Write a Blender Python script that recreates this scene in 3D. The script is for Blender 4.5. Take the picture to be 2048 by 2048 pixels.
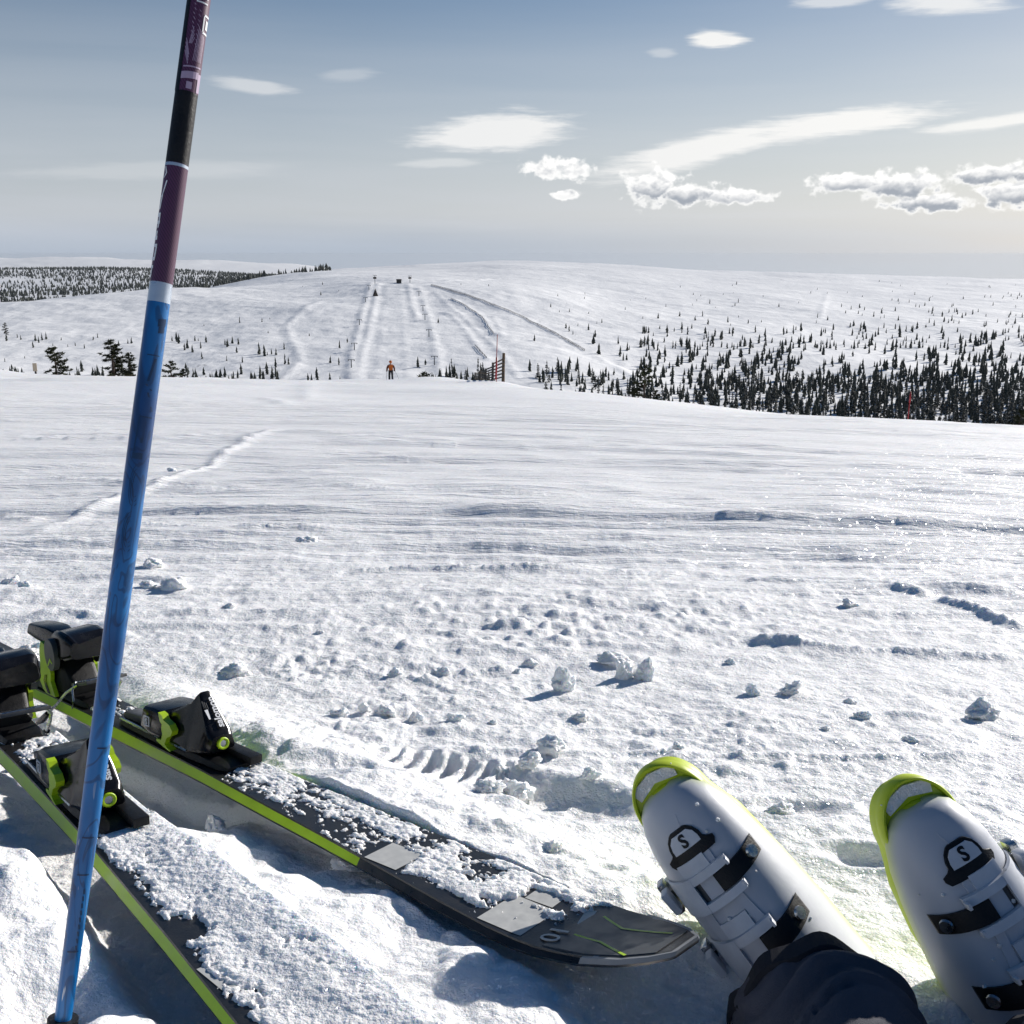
import bpy, bmesh, math, random
import numpy as np
from mathutils import Vector, Matrix, noise as mnoise

# ------------------------------------------------------------------ scene, camera, light
S = bpy.context.scene
for o in list(bpy.data.objects): bpy.data.objects.remove(o)
COL = S.collection
PITCH = math.radians(13.5); CP, SP = math.cos(PITCH), math.sin(PITCH)
FPX = 2147.0; ZC = 0.56
cam_d = bpy.data.cameras.new('camera'); cam = bpy.data.objects.new('camera', cam_d); COL.objects.link(cam)
cam_d.sensor_width = 36; cam_d.lens = FPX/2048*36; cam_d.clip_start = 0.02; cam_d.clip_end = 200000
cam.location = (0, 0, ZC); cam.rotation_euler = (math.radians(90)-PITCH, 0, 0)
S.camera = cam

SUN_AZ = math.radians(47); SUN_EL = math.radians(22)
SDIR = Vector((math.sin(SUN_AZ)*math.cos(SUN_EL), math.cos(SUN_AZ)*math.cos(SUN_EL), math.sin(SUN_EL)))
sl = bpy.data.lights.new('sun', 'SUN'); sl.energy = 5.0; sl.angle = math.radians(0.53); sl.color = (1.0, 0.955, 0.895)
sun = bpy.data.objects.new('sun', sl); COL.objects.link(sun)
sun.rotation_euler = SDIR.to_track_quat('Z', 'Y').to_euler(); sun.location = (20, 20, 30)
S.view_settings.view_transform = 'Standard'; S.view_settings.look = 'None'; S.view_settings.gamma = 1
S.view_settings.exposure = 0.24; S.view_settings.use_curve_mapping = False

def new_tree(nt):
    nt.nodes.clear(); return nt
class NB:
    """tiny node builder"""
    def __init__(s, nt): s.nt = nt; s.N = nt.nodes; s.L = nt.links
    def put(s, sock, v):
        if isinstance(v, bpy.types.NodeSocket): s.L.new(v, sock)
        elif v is not None:
            if hasattr(sock.default_value, '__len__') and not hasattr(v, '__len__'): v = (v,)*len(sock.default_value)
            if hasattr(v, '__len__') and len(sock.default_value) == 4 and len(v) == 3: v = (*v, 1)
            sock.default_value = v
    def n(s, t, ins=None, **kw):
        nd = s.N.new(t)
        for k, v in kw.items(): setattr(nd, k, v)
        for k, v in (ins or {}).items(): s.put(nd.inputs[k], v)
        return nd
    def m(s, op, a, b=None, c=None, clamp=False):
        nd = s.N.new('ShaderNodeMath'); nd.operation = op; nd.use_clamp = clamp
        s.put(nd.inputs[0], a)
        if b is not None: s.put(nd.inputs[1], b)
        if c is not None: s.put(nd.inputs[2], c)
        return nd.outputs[0]
    def v(s, op, a, b=None):
        nd = s.N.new('ShaderNodeVectorMath'); nd.operation = op
        s.put(nd.inputs[0], a)
        if b is not None: s.put(nd.inputs[1], b)
        return nd.outputs[0]
    def mix(s, f, a, b, blend='MIX'):
        nd = s.N.new('ShaderNodeMix'); nd.data_type = 'RGBA'; nd.blend_type = blend
        s.put(nd.inputs[0], f); s.put(nd.inputs[6], a); s.put(nd.inputs[7], b)
        return nd.outputs[2]
    def sstep(s, x, lo, hi):
        nd = s.N.new('ShaderNodeMapRange'); nd.interpolation_type = 'SMOOTHSTEP'
        s.put(nd.inputs[0], x); s.put(nd.inputs[1], lo); s.put(nd.inputs[2], hi); s.put(nd.inputs[3], 0.0); s.put(nd.inputs[4], 1.0)
        return nd.outputs[0]
    def lin(s, x, lo, hi, a, b):
        nd = s.N.new('ShaderNodeMapRange')
        for i, q in enumerate((x, lo, hi, a, b)): s.put(nd.inputs[i], q)
        return nd.outputs[0]
    def noise(s, vec, scale, detail=4, rough=.55, dist=0, dim='3D'):
        return s.n('ShaderNodeTexNoise', {'Vector': vec, 'Scale': scale, 'Detail': detail, 'Roughness': rough, 'Distortion': dist}, noise_dimensions=dim)
    def xyz(s, x, y, z):
        return s.n('ShaderNodeCombineXYZ', {0: x, 1: y, 2: z}).outputs[0]

def pix_dir(px, py):
    u, v = (px-1024)/FPX, (1024-py)/FPX
    return Vector((u, CP+v*SP, -SP+v*CP))
def azel(px, py):
    d = pix_dir(px, py).normalized()
    return math.degrees(math.atan2(d.x, d.y)), math.degrees(math.asin(d.z))

# ---- world: Nishita sky, a thin veil of high cloud and individual clouds by direction
W = bpy.data.worlds.new('World'); S.world = W; W.use_nodes = True
W.cycles.sampling_method = 'MANUAL'; W.cycles.sample_map_resolution = 512
S.cycles.max_bounces = 6; S.cycles.diffuse_bounces = 3; S.cycles.glossy_bounces = 3; S.cycles.transmission_bounces = 3; S.cycles.volume_bounces = 0
b = NB(new_tree(W.node_tree))
sky = b.n('ShaderNodeTexSky', sky_type='NISHITA', sun_disc=False, sun_elevation=SUN_EL, sun_rotation=SUN_AZ,
          altitude=400, air_density=1.0, dust_density=0.6, ozone_density=2.0)
dirv = b.n('ShaderNodeTexCoord').outputs['Generated']
sep = b.n('ShaderNodeSeparateXYZ', {0: dirv})
dx, dy, dz = sep.outputs
az = b.m('MULTIPLY', b.m('ARCTAN2', dx, dy), 57.29578)
el = b.m('MULTIPLY', b.m('ARCSINE', dz), 57.29578)
ae = b.xyz(az, el, 0.0)
c = sky.outputs[0]
c = b.n('ShaderNodeHueSaturation', {'Saturation': 1.35, 'Value': 0.68, 'Color': c}).outputs[0]
c = b.mix(1.0, c, (1.0, .975, 1.03, 1), 'MULTIPLY')
# veil: pale near the horizon, thinning with height, streaked
streak = b.noise(b.v('MULTIPLY', ae, (0.035, 0.5, 1)), 1.0, 5, .55, .4).outputs[0]
veil = b.m('MULTIPLY', b.m('POWER', b.lin(el, 14.5, 0.0, 0.0, 1.0), .85),
           b.lin(streak, .3, .7, .90, 1.10), clamp=True)
sunward = b.m('MAXIMUM', b.n('ShaderNodeVectorMath', {0: dirv, 1: SDIR}, operation='DOT_PRODUCT').outputs['Value'], 0.0)
glow = b.m('POWER', sunward, 4.0)
veilcol = b.mix(glow, (6.5, 6.9, 7.6), (10.4, 10.2, 9.9))
c = b.mix(b.m('MULTIPLY', veil, .97), c, veilcol)
# a bank of blue-grey cloud low over the far plain
c = b.mix(b.m('MULTIPLY', b.m('MULTIPLY', b.sstep(b.m('ADD', el, b.m('MULTIPLY', streak, 1.6)), 3.0, .9), b.lin(az, 28.0, -6.0, .06, .6)), 1.0, clamp=True), c, (4.3, 5.2, 6.5, 1))
# wisps: lens-shaped high cloud  (px, py, half width, half height, tilt deg, strength)
wn = b.noise(b.v('MULTIPLY', ae, (.13, 1.7, 1)), 1.0, 6, .62, .5).outputs[0]
wn2 = b.noise(b.v('MULTIPLY', ae, (.5, 3.4, 1)), 1.0, 5, .62, .3).outputs[0]
def ell(px, py, hw, hh, tilt=0):
    """position inside an ellipse of the sky, +-1 at its rim"""
    A, E = azel(px, py); k = 57.3/FPX
    return b.n('ShaderNodeMapping', {'Vector': ae, 'Location': (A, E, 0), 'Rotation': (0, 0, math.radians(tilt)), 'Scale': (hw*k, hh*k, 1)}, vector_type='TEXTURE').outputs[0]
def vlen(v): return b.n('ShaderNodeVectorMath', {0: v}, operation='LENGTH').outputs['Value']
wsum = None
wofs = b.m('ADD', b.m('MULTIPLY_ADD', wn, 1.0, -.5), b.m('MULTIPLY_ADD', wn2, .7, -.35 + 1.0))
for (px, py, hw, hh, tilt, st) in [(985, 266, 190, 44, 5, 1.0), (1400, 300, 240, 36, 13, 1.0), (1660, 250, 260, 28, 5, 1.0), (1990, 245, 150, 15, 5, .8),
        (880, 325, 110, 12, 2, .4), (500, 172, 90, 16, -6, .5), (700, 150, 70, 14, 4, .22), (1900, 8, 120, 22, -4, .7), (1660, 2, 80, 14, 0, .5), (1435, 79, 68, 20, -4, 1.1), (1325, 105, 34, 10, 0, .3),
        (330, 340, 300, 20, 2, .2)]:
    f = b.m('SUBTRACT', wofs, vlen(ell(px, py, hw, hh, tilt)))
    f = b.m('MULTIPLY', b.sstep(f, 0.0, .62), st)
    wsum = f if wsum is None else b.m('MAXIMUM', wsum, f)
wispcol = b.mix(glow, (9.6, 9.7, 9.8), (12.5, 12.2, 11.6))
c = b.mix(b.m('MINIMUM', wsum, .93), c, wispcol)
# small cumulus with lit rims and grey bases
wcoord = b.v('MULTIPLY', ae, (1.0, 1.25, 1))
cn = b.noise(wcoord, 1.3, 7, .52, .1).outputs[0]
cnb = b.noise(b.v('ADD', wcoord, (.20, .34, 0)), 1.3, 3, .5, .15).outputs[0]
cnl = b.noise(wcoord, 1.3, 3, .5, .15).outputs[0]
relief = b.m('SUBTRACT', cnl, cnb)
cofs = b.m('MULTIPLY_ADD', cn, 2.0, -1.0+1.0)
bofs = b.m('MULTIPLY_ADD', cnb, 1.5, -.75)
csum = None; bsum = None
for (px, py, hw, hh, bs) in [(1090, 336, 52, 24, .2), (1150, 340, 36, 22, .2), (1137, 389, 34, 11, .2), (1305, 374, 62, 38, 1), (1370, 388, 90, 26, 1), (1450, 392, 95, 18, .6),
                         (1690, 366, 80, 22, .9), (1800, 372, 90, 32, 1), (1855, 405, 90, 20, 1), (1990, 350, 90, 24, 1), (2040, 385, 90, 30, 1)]:
    ev = ell(px, py, hw, hh)
    f = b.m('SUBTRACT', cofs, vlen(ev))
    base = b.m('MULTIPLY', b.sstep(b.m('ADD', b.n('ShaderNodeSeparateXYZ', {0: ev}).outputs[1], bofs), .36, -.40), b.m('MULTIPLY', b.sstep(f, .2, .6), bs))
    csum = f if csum is None else b.m('MAXIMUM', csum, f)
    bsum = base if bsum is None else b.m('MAXIMUM', bsum, base)
cmask = b.sstep(csum, .0, .42)
lit = b.m('ADD', b.lin(relief, -.20, .04, .42, 1.0), b.m('MULTIPLY', b.sstep(csum, .6, .1), .3), clamp=True)
lit = b.m('MULTIPLY', lit, b.m('SUBTRACT', 1.0, b.m('MULTIPLY', bsum, .92)))
ccol = b.mix(lit, (3.5, 3.95, 4.7), (12.6, 12.5, 12.3))
c = b.mix(b.m('MULTIPLY', cmask, .96), c, ccol)
bg = b.n('ShaderNodeBackground', {'Color': c, 'Strength': 0.075})
wo = b.n('ShaderNodeOutputWorld', {'Surface': bg.outputs[0]})

# ------------------------------------------------------------------ helpers
def put_props(o, label=None, cat=None, group=None, kind=None):
    if label: o['label'] = label
    if cat: o['category'] = cat
    if group: o['group'] = group
    if kind: o['kind'] = kind
    return o
def link(name, data, parent=None, mw=None):
    o = bpy.data.objects.new(name, data); COL.objects.link(o)
    if parent is not None: o.parent = parent
    if mw is not None: o.matrix_local = mw
    return o
def empty(name, mw, **kw):
    o = link(name, None, None, mw); o.empty_display_size = .1
    return put_props(o, **kw)
def bm_mesh(name, bm, mat, smooth=False, autosmooth=None):
    me = bpy.data.meshes.new(name); bmesh.ops.recalc_face_normals(bm, faces=bm.faces)
    if autosmooth is not None:
        bm.normal_update()
        for e in bm.edges:
            if len(e.link_faces) == 2 and e.calc_face_angle(0) > autosmooth: e.smooth = False
        smooth = True
    for f in bm.faces: f.smooth = smooth
    bm.to_mesh(me); bm.free()
    for q in (mat if isinstance(mat, (list, tuple)) else [mat]): me.materials.append(q)
    return me
def np_mesh(name, co, quads=None, tris=None, mat=None, smooth=True):
    me = bpy.data.meshes.new(name); co = np.asarray(co, np.float32)
    loops = []; starts = []; tot = []
    n = 0
    me.vertices.add(len(co)); me.vertices.foreach_set('co', co.ravel())
    fl = []; st = []
    if quads is not None and len(quads):
        q = np.asarray(quads, np.int32); fl.append(q.ravel()); st.append(np.arange(len(q), dtype=np.int32)*4); n = len(q)*4
    if tris is not None and len(tris):
        t = np.asarray(tris, np.int32); fl.append(t.ravel()); st.append(np.arange(len(t), dtype=np.int32)*3+n)
    fl = np.concatenate(fl); st = np.concatenate(st)
    me.loops.add(len(fl)); me.loops.foreach_set('vertex_index', fl)
    me.polygons.add(len(st)); me.polygons.foreach_set('loop_start', st)
    me.update(calc_edges=True); me.validate()
    me.polygons.foreach_set('use_smooth', np.full(len(me.polygons), smooth, bool))
    if mat: me.materials.append(mat)
    return me
def grid_quads(nr, nc):
    i = np.arange(nr*nc).reshape(nr, nc)
    return np.stack([i[:-1, :-1], i[:-1, 1:], i[1:, 1:], i[1:, :-1]], -1).reshape(-1, 4)

def loft(bm, rings, cap=True):
    vs = [[bm.verts.new(p) for p in r] for r in rings]
    n = len(rings[0])
    for a, c2 in zip(vs, vs[1:]):
        for i in range(n):
            j = (i+1) % n
            bm.faces.new((a[i], a[j], c2[j], c2[i]))
    if cap:
        bm.faces.new(list(reversed(vs[0]))); bm.faces.new(vs[-1])
    return vs
def rrect(w, z0, z1, r=.006, n=4, y0=0, wt=None, x=0.0):
    """rounded rectangle ring in the YZ plane, bottom width w, top width wt"""
    wt = w if wt is None else wt
    r = min(r, (z1-z0)*.49, w*.49, wt*.49); pts = []
    for (cx, cz, a0) in ((w/2-r, z0+r, -90), (wt/2-r, z1-r, 0), (-wt/2+r, z1-r, 90), (-w/2+r, z0+r, 180)):
        for k in range(n):
            a = math.radians(a0+90*k/(n-1)); pts.append((x, y0+cx+r*math.cos(a), cz+r*math.sin(a)))
    return pts
def box(bm, x0, x1, y0, y1, z0, z1, bev=0.0, m=None):
    vs = [bm.verts.new((x, y, z)) for x in (x0, x1) for y in (y0, y1) for z in (z0, z1)]
    fs = [bm.faces.new([vs[i] for i in f]) for f in ((0, 1, 3, 2), (4, 6, 7, 5), (0, 4, 5, 1), (2, 3, 7, 6), (0, 2, 6, 4), (1, 5, 7, 3))]
    if m is not None: bmesh.ops.transform(bm, matrix=m, verts=vs)
    if bev:
        es = list({e for f in fs for e in f.edges})
        bmesh.ops.bevel(bm, geom=es, offset=bev, segments=2, profile=.6, affect='EDGES')
def tube(bm, pts, rad, n=8, cap=True):
    """tube along a polyline; rad a number or list"""
    pts = [Vector(p) for p in pts]; rings = []
    up = Vector((0, 0, 1))
    for i, p in enumerate(pts):
        t = (pts[min(i+1, len(pts)-1)]-pts[max(i-1, 0)]).normalized()
        a = up if abs(t.dot(up)) < .95 else Vector((1, 0, 0))
        s1 = t.cross(a).normalized(); s2 = s1.cross(t)
        r = rad[i] if isinstance(rad, (list, tuple)) else rad
        rings.append([p+s1*(r*math.cos(2*math.pi*k/n))+s2*(r*math.sin(2*math.pi*k/n)) for k in range(n)])
    loft(bm, rings, cap)
def prism(bm, outline, h0, h1, m=None):
    a = [bm.verts.new((x, y, h0)) for x, y in outline]; c2 = [bm.verts.new((x, y, h1)) for x, y in outline]
    n = len(a)
    for i in range(n): bm.faces.new((a[i], a[(i+1) % n], c2[(i+1) % n], c2[i]))
    bm.faces.new(list(reversed(a))); bm.faces.new(c2)
    if m is not None: bmesh.ops.transform(bm, matrix=m, verts=a+c2)
def text_mesh(txt, mat, size=1.0, depth=.02, shear=0.0, offs=0.0):
    cu = bpy.data.curves.new('lettering', 'FONT'); cu.body = txt; cu.size = size; cu.extrude = depth; cu.align_x = 'CENTER'; cu.align_y = 'CENTER'
    cu.shear = shear; cu.offset = offs; cu.resolution_u = 3
    o = bpy.data.objects.new('lettering', cu); COL.objects.link(o)
    dg = bpy.context.evaluated_depsgraph_get(); me = bpy.data.meshes.new_from_object(o.evaluated_get(dg))
    bpy.data.objects.remove(o); me.materials.clear(); me.materials.append(mat); return me
def frame(o, xa, za):
    xa = Vector(xa).normalized(); za = Vector(za); za = (za-xa*za.dot(xa)).normalized(); ya = za.cross(xa)
    m = Matrix.Identity(4)
    for i in range(3): m[i][0], m[i][1], m[i][2], m[i][3] = xa[i], ya[i], za[i], o[i]
    return m

# numpy value noise
def _h(ix, iy, seed):
    h = (ix.astype(np.int64)*374761393 + iy.astype(np.int64)*668265263 + seed*1442695041) & 0xffffffff
    h = ((h ^ (h >> 13))*1274126177) & 0xffffffff
    h = ((h ^ (h >> 16))*2246822519) & 0xffffffff
    return ((h ^ (h >> 15)) & 0xffffff)/float(0xffffff)*2-1
def vn(x, y, seed=0):
    x = np.asarray(x, float); y = np.asarray(y, float)
    ix, iy = np.floor(x), np.floor(y); fx, fy = x-ix, y-iy
    fx = fx*fx*fx*(fx*(fx*6-15)+10); fy = fy*fy*fy*(fy*(fy*6-15)+10)
    a, b2, c2, d = _h(ix, iy, seed), _h(ix+1, iy, seed), _h(ix, iy+1, seed), _h(ix+1, iy+1, seed)
    return (a*(1-fx)+b2*fx)*(1-fy)+(c2*(1-fx)+d*fx)*fy
def fbm(x, y, octv=4, seed=0, gain=.5):
    s, a = 0, 1.0
    for i in range(octv):
        s = s+a*vn(x, y, seed+i*17); x, y = (x*.8-y*.6)*2.03, (x*.6+y*.8)*2.03; a *= gain
    return s
def sst(x, a, c2):
    t = np.clip((x-a)/(c2-a), 0, 1); return t*t*(3-2*t)

# ------------------------------------------------------------------ materials
def mat(name, col, rough=.5, metal=0, spec=.5, coat=0, var=0, vscale=30, bump=0, bscale=200, coord='Object', trans=0, sss=0):
    m = bpy.data.materials.new(name); m.use_nodes = True; q = NB(new_tree(m.node_tree))
    tc = q.n('ShaderNodeTexCoord').outputs[coord]
    colv = (*col, 1)
    p = q.n('ShaderNodeBsdfPrincipled', {'Roughness': rough, 'Metallic': metal, 'Specular IOR Level': spec, 'Coat Weight': coat})
    if var:
        nz = q.noise(tc, vscale, 4, .6)
        f = q.lin(nz.outputs[0], .3, .7, 1-var, 1+var)
        colv = q.mix(1.0, colv, q.n('ShaderNodeCombineColor', {0: f, 1: f, 2: f}).outputs[0], 'MULTIPLY')
        q.put(p.inputs['Roughness'], q.lin(nz.outputs[0], .3, .7, max(rough-.1, .03), min(rough+.12, 1)))
    q.put(p.inputs['Base Color'], colv)
    if sss:
        q.put(p.inputs['Subsurface Weight'], sss); q.put(p.inputs['Subsurface Radius'], (.012, .012, .012)); p.inputs['Subsurface Scale'].default_value = 1.0
    if bump:
        bn = q.noise(tc, bscale, 3, .6)
        q.put(p.inputs['Normal'], q.n('ShaderNodeBump', {'Strength': 1.0, 'Distance': bump, 'Height': bn.outputs[0]}).outputs[0])
    q.n('ShaderNodeOutputMaterial', {'Surface': p.outputs[0]})
    return m

def snow_mat(name, near=True, tint=(.875, .875, .875)):
    m = bpy.data.materials.new(name); m.use_nodes = True; q = NB(new_tree(m.node_tree))
    pos = q.n('ShaderNodeNewGeometry').outputs['Position']
    p = q.n('ShaderNodeBsdfPrincipled', {'Base Color': tint, 'Roughness': .62, 'Specular IOR Level': .25})
    if near:
        dist = q.n('ShaderNodeVectorMath', {0: pos}, operation='LENGTH').outputs['Value']
        n1 = q.noise(pos, 190, 3, .65).outputs[0]
        n2 = q.noise(pos, 60, 3, .6).outputs[0]
        n3 = q.noise(q.v('MULTIPLY', pos, (1.0, 7, 3)), 1.0, 4, .65).outputs[0]
        n4 = q.noise(q.v('MULTIPLY', pos, (3.5, 30, 3)), 1.0, 4, .7).outputs[0]
        f1 = q.m('DIVIDE', 1.0, q.m('ADD', 1.0, q.m('POWER', q.m('DIVIDE', dist, 4.5), 2.0)))
        hgt = q.m('ADD', q.m('MULTIPLY', q.m('ADD', q.m('MULTIPLY', n1, .0030), q.m('MULTIPLY', n2, .0055)), f1), q.m('ADD', q.m('MULTIPLY', n3, q.m('MULTIPLY', q.sstep(dist, 4.0, 14.0), .06)), q.m('MULTIPLY', n4, q.m('MULTIPLY', q.sstep(dist, 1.8, 4.0), q.m('MULTIPLY', .02, q.sstep(dist, 30.0, 8.0))))))
        bp = q.n('ShaderNodeBump', {'Strength': .9, 'Distance': 1.0, 'Height': hgt}).outputs[0]
        q.put(p.inputs['Normal'], bp)
        q.put(p.inputs['Subsurface Weight'], .35); q.put(p.inputs['Subsurface Radius'], (.010, .013, .017)); p.inputs['Subsurface Scale'].default_value = 1.0
        # glints: single crystals tilted at random
        vo = q.n('ShaderNodeTexVoronoi', {'Vector': pos, 'Scale': 420.0})
        vo2 = q.n('ShaderNodeTexVoronoi', {'Vector': pos, 'Scale': 130.0})
        nearf = q.sstep(dist, 3.2, 1.2)
        cc = q.mix(nearf, vo2.outputs['Color'], vo.outputs['Color'])
        tilt = q.v('MULTIPLY', q.v('SUBTRACT', cc, (.5, .5, .5)), (1.7, 1.7, 1.2))
        nn = q.v('NORMALIZE', q.v('ADD', bp, tilt))
        gl = q.n('ShaderNodeBsdfGlossy', {'Roughness': .22, 'Normal': nn})
        sx = q.n('ShaderNodeSeparateColor', {0: cc})
        fac = q.m('MULTIPLY', q.sstep(sx.outputs[2], .86, .93), q.m('MULTIPLY', .30, q.sstep(dist, 14.0, 3.0)))
        q.put(gl.inputs['Color'], q.n('ShaderNodeCombineColor', {0: fac, 1: fac, 2: fac}).outputs[0])
        ms = q.n('ShaderNodeAddShader', {0: p.outputs[0], 1: gl.outputs[0]})
        q.n('ShaderNodeOutputMaterial', {'Surface': ms.outputs[0]})
    else:
        n1 = q.noise(q.v('MULTIPLY', pos, (.08, .03, .1)), 1.0, 6, .65).outputs[0]
        n2 = q.noise(pos, .006, 5, .6).outputs[0]
        bp = q.n('ShaderNodeBump', {'Strength': .5, 'Distance': 1.0, 'Height': q.m('ADD', q.m('MULTIPLY', n1, 1.7), q.m('MULTIPLY', n2, 16.0))}).outputs[0]
        q.put(p.inputs['Normal'], bp)
        # heath and dwarf birch twigs poking through, at the foot of the fell
        sy = q.n('ShaderNodeSeparateXYZ', {0: pos})
        n3 = q.noise(q.v('MULTIPLY', pos, (.25, .12, .25)), 1.0, 6, .75).outputs[0]
        n4 = q.noise(pos, .012, 3, .5).outputs[0]
        tw = q.m('MULTIPLY', q.sstep(q.m('ADD', n3, q.m('MULTIPLY', n4, .35)), .80, .90), q.sstep(sy.outputs[2], -30.0, -46.0))
        q.put(p.inputs['Base Color'], q.mix(q.m('MULTIPLY', tw, .5), tint, (.17, .16, .16)))
        q.n('ShaderNodeOutputMaterial', {'Surface': p.outputs[0]})
    return m

M = {}
M['snow'] = snow_mat('snow_near'); M['snow_far'] = snow_mat('snow_far', False)
M['black'] = mat('black_plastic', (.006, .006, .0075), .2, spec=.35, var=.2, vscale=60)
M['black_matt'] = mat('black_matt_plastic', (.008, .008, .009), .45, spec=.3, var=.25, vscale=80, bump=.0004, bscale=500)
M['dark_grey'] = mat('dark_grey_plastic', (.06, .062, .065), .42, var=.2, vscale=70)
M['lime'] = mat('lime_plastic', (.42, .62, .012), .38, var=.08, vscale=50)
M['lime_edge'] = mat('lime_sidewall', (.42, .66, .012), .36, var=.12, vscale=25)
M['steel'] = mat('steel', (.42, .44, .47), .28, metal=1, var=.15, vscale=120)
M['edge_steel'] = mat('ski_edge_steel', (.20, .19, .18), .4, metal=1, var=.3, vscale=60)
M['white_print'] = mat('white_print', (.72, .73, .75), .5, var=.08)
M['grey_print'] = mat('pale_grey_print', (.50, .50, .48), .42, var=.1, vscale=90)
M['topsheet'] = mat('ski_topsheet', (.016, .016, .017), .33, var=.3, vscale=40, bump=.0002, bscale=400)
M['tip_grey'] = mat('ski_tip_grey', (.05, .055, .06), .4, var=.2, vscale=60)
M['tip_rim'] = mat('ski_tip_rim', (.22, .23, .24), .35, var=.1)
M['ski_base'] = mat('ski_base_plastic', (.02, .02, .02), .5)
M['cloth'] = mat('trouser_cloth', (.085, .086, .105), .8, spec=.25, var=.15, vscale=14, bump=.0005, bscale=900)
M['cloth_dark'] = mat('trouser_gaiter', (.03, .03, .036), .85, spec=.2, var=.2, bump=.0005, bscale=900)
M['zip'] = mat('brown_zip_tape', (.20, .10, .05), .8, var=.4, vscale=160, bump=.001, bscale=500)
M['wood'] = mat('weathered_wood', (.11, .075, .045), .85, var=.4, vscale=6)
M['wood_dark'] = mat('dark_wood', (.045, .038, .034), .85, var=.4, vscale=6)
M['red'] = mat('red_plastic', (.33, .02, .025), .5, var=.15, vscale=5)
M['bark'] = mat('bark', (.07, .048, .035), .9, var=.3, vscale=3)
M['needle'] = mat('needles', (.034, .041, .033), .75, spec=.2, var=.45, vscale=1.5)
M['needle2'] = mat('pine_needles', (.034, .040, .017), .75, spec=.2, var=.5, vscale=2.5)
M['metal_grey'] = mat('galvanised_steel', (.13, .14, .15), .5, metal=.6, var=.2, vscale=1)
M['orange'] = mat('orange_jacket', (.52, .115, .008), .7, var=.15, vscale=6, bump=.003, bscale=30)
M['orange_dark'] = mat('brown_sleeve', (.085, .022, .012), .7, var=.2, vscale=8)
M['navy'] = mat('black_ski_trousers', (.012, .013, .018), .75, var=.2, vscale=8)
M['skin'] = mat('skin', (.5, .3, .22), .55)
M['frost'] = mat('frosted_needles', (.30, .32, .33), .8, var=.3, vscale=1.5)
# ------------------------------------------------------------------ the ground we sit on
GA, GB = 0.1028, 1.0e-4
def base_z(x, y):
    x = np.asarray(x, float); y = np.asarray(y, float)
    yp = np.maximum(y, 0)
    z = -(GA*y+GB*yp*yp)
    far = sst(y, 3, 40)
    z = z - .108*((np.sqrt(x*x+4)+x)/2-1)*(.30+.70*far) - .30*sst(x, -1.0, 2.5)*sst(y, 25, 55)
    z = z + .018*np.maximum(0, -(x+6))*far
    z = z - .0045*np.maximum(0, y-84)**2
    # drift heaped round the fence
    z = z + .30*np.exp(-((x+4.6)/2.6)**2-((y-66)/6.0)**2) + .10*np.exp(-((x+1.5)/1.6)**2-((y-60)/5.0)**2)
    # low drift on the brow at the left
    z = z + .5*np.exp(-((x+40)/5.0)**2-((y-78)/6.0)**2)
    return z
def bz(x, y): return float(base_z(x, y))
def pick(px, py, dz=0.0, f=None):
    """first point of the base slope, raised dz, met by the sight line"""
    f = f or bz
    d = pix_dir(px, py); t0 = .2; t1 = None; t = .2
    while t < 400:
        p = d*t
        if ZC+p.z < f(p.x, p.y)+dz: t1 = t; break
        t0 = t; t *= 1.03
    if t1 is None: return None
    for _ in range(40):
        t = (t0+t1)/2; p = d*t
        if ZC+p.z < f(p.x, p.y)+dz: t1 = t
        else: t0 = t
    return Vector((d.x*t1, d.y*t1, ZC+d.z*t1))
def cam_pt(px, py, depth):
    d = pix_dir(px, py)*depth
    return Vector((d.x, d.y, ZC+d.z))
def cam_vec(r, u, f):
    return Vector((r, f*CP+u*SP, u*CP-f*SP))

# where the two skis lie: two points on the camera-side top edge of each, height above the slope, and the toe binding
def ski_frame(a, c2, dz_a, dz_c, toe):
    A = pick(*a, dz_a); C = pick(*c2, dz_c); xa = (C-A).normalized()
    za = Vector((0, GA, 1)); za = (za-xa*za.dot(xa)).normalized(); ya = za.cross(xa)
    o = A+ya*.040
    T = pick(*toe, (dz_a+dz_c)/2)
    o = o+xa*((T-o).dot(xa)-.165)
    return frame(o, xa, za)
SKI1 = ski_frame((110, 1402), (720, 1704), .042, .038, (405, 1487))
SKI2 = ski_frame((5, 1517), (500, 2034), .048, .048, (205, 1590))
_pp = cam_pt(125, 2046, .9); POLE_XY = (_pp.x, _pp.y)
def ski_local(mw, x, y):
    o = mw.translation; xa = mw.col[0]; ya = mw.col[1]
    a = np.array([xa.x, xa.y]); a = a/np.hypot(*a); n = np.array([-a[1], a[0]])
    return (x-o.x)*a[0]+(y-o.y)*a[1], (x-o.x)*n[0]+(y-o.y)*n[1]

def seg_dist(x, y, pts):
    """distance to polyline and along-parameter"""
    best = np.full(x.shape, 1e9); side = np.zeros(x.shape); along = np.zeros(x.shape); acc = 0
    for (x0, y0), (x1, y1) in zip(pts, pts[1:]):
        ex, ey = x1-x0, y1-y0; L = math.hypot(ex, ey)
        t = np.clip(((x-x0)*ex+(y-y0)*ey)/(L*L), 0, 1)
        d = np.hypot(x-x0-t*ex, y-y0-t*ey); k = d < best
        best = np.where(k, d, best); along = np.where(k, acc+t*L, along); acc += L
    return best, along, acc

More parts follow.
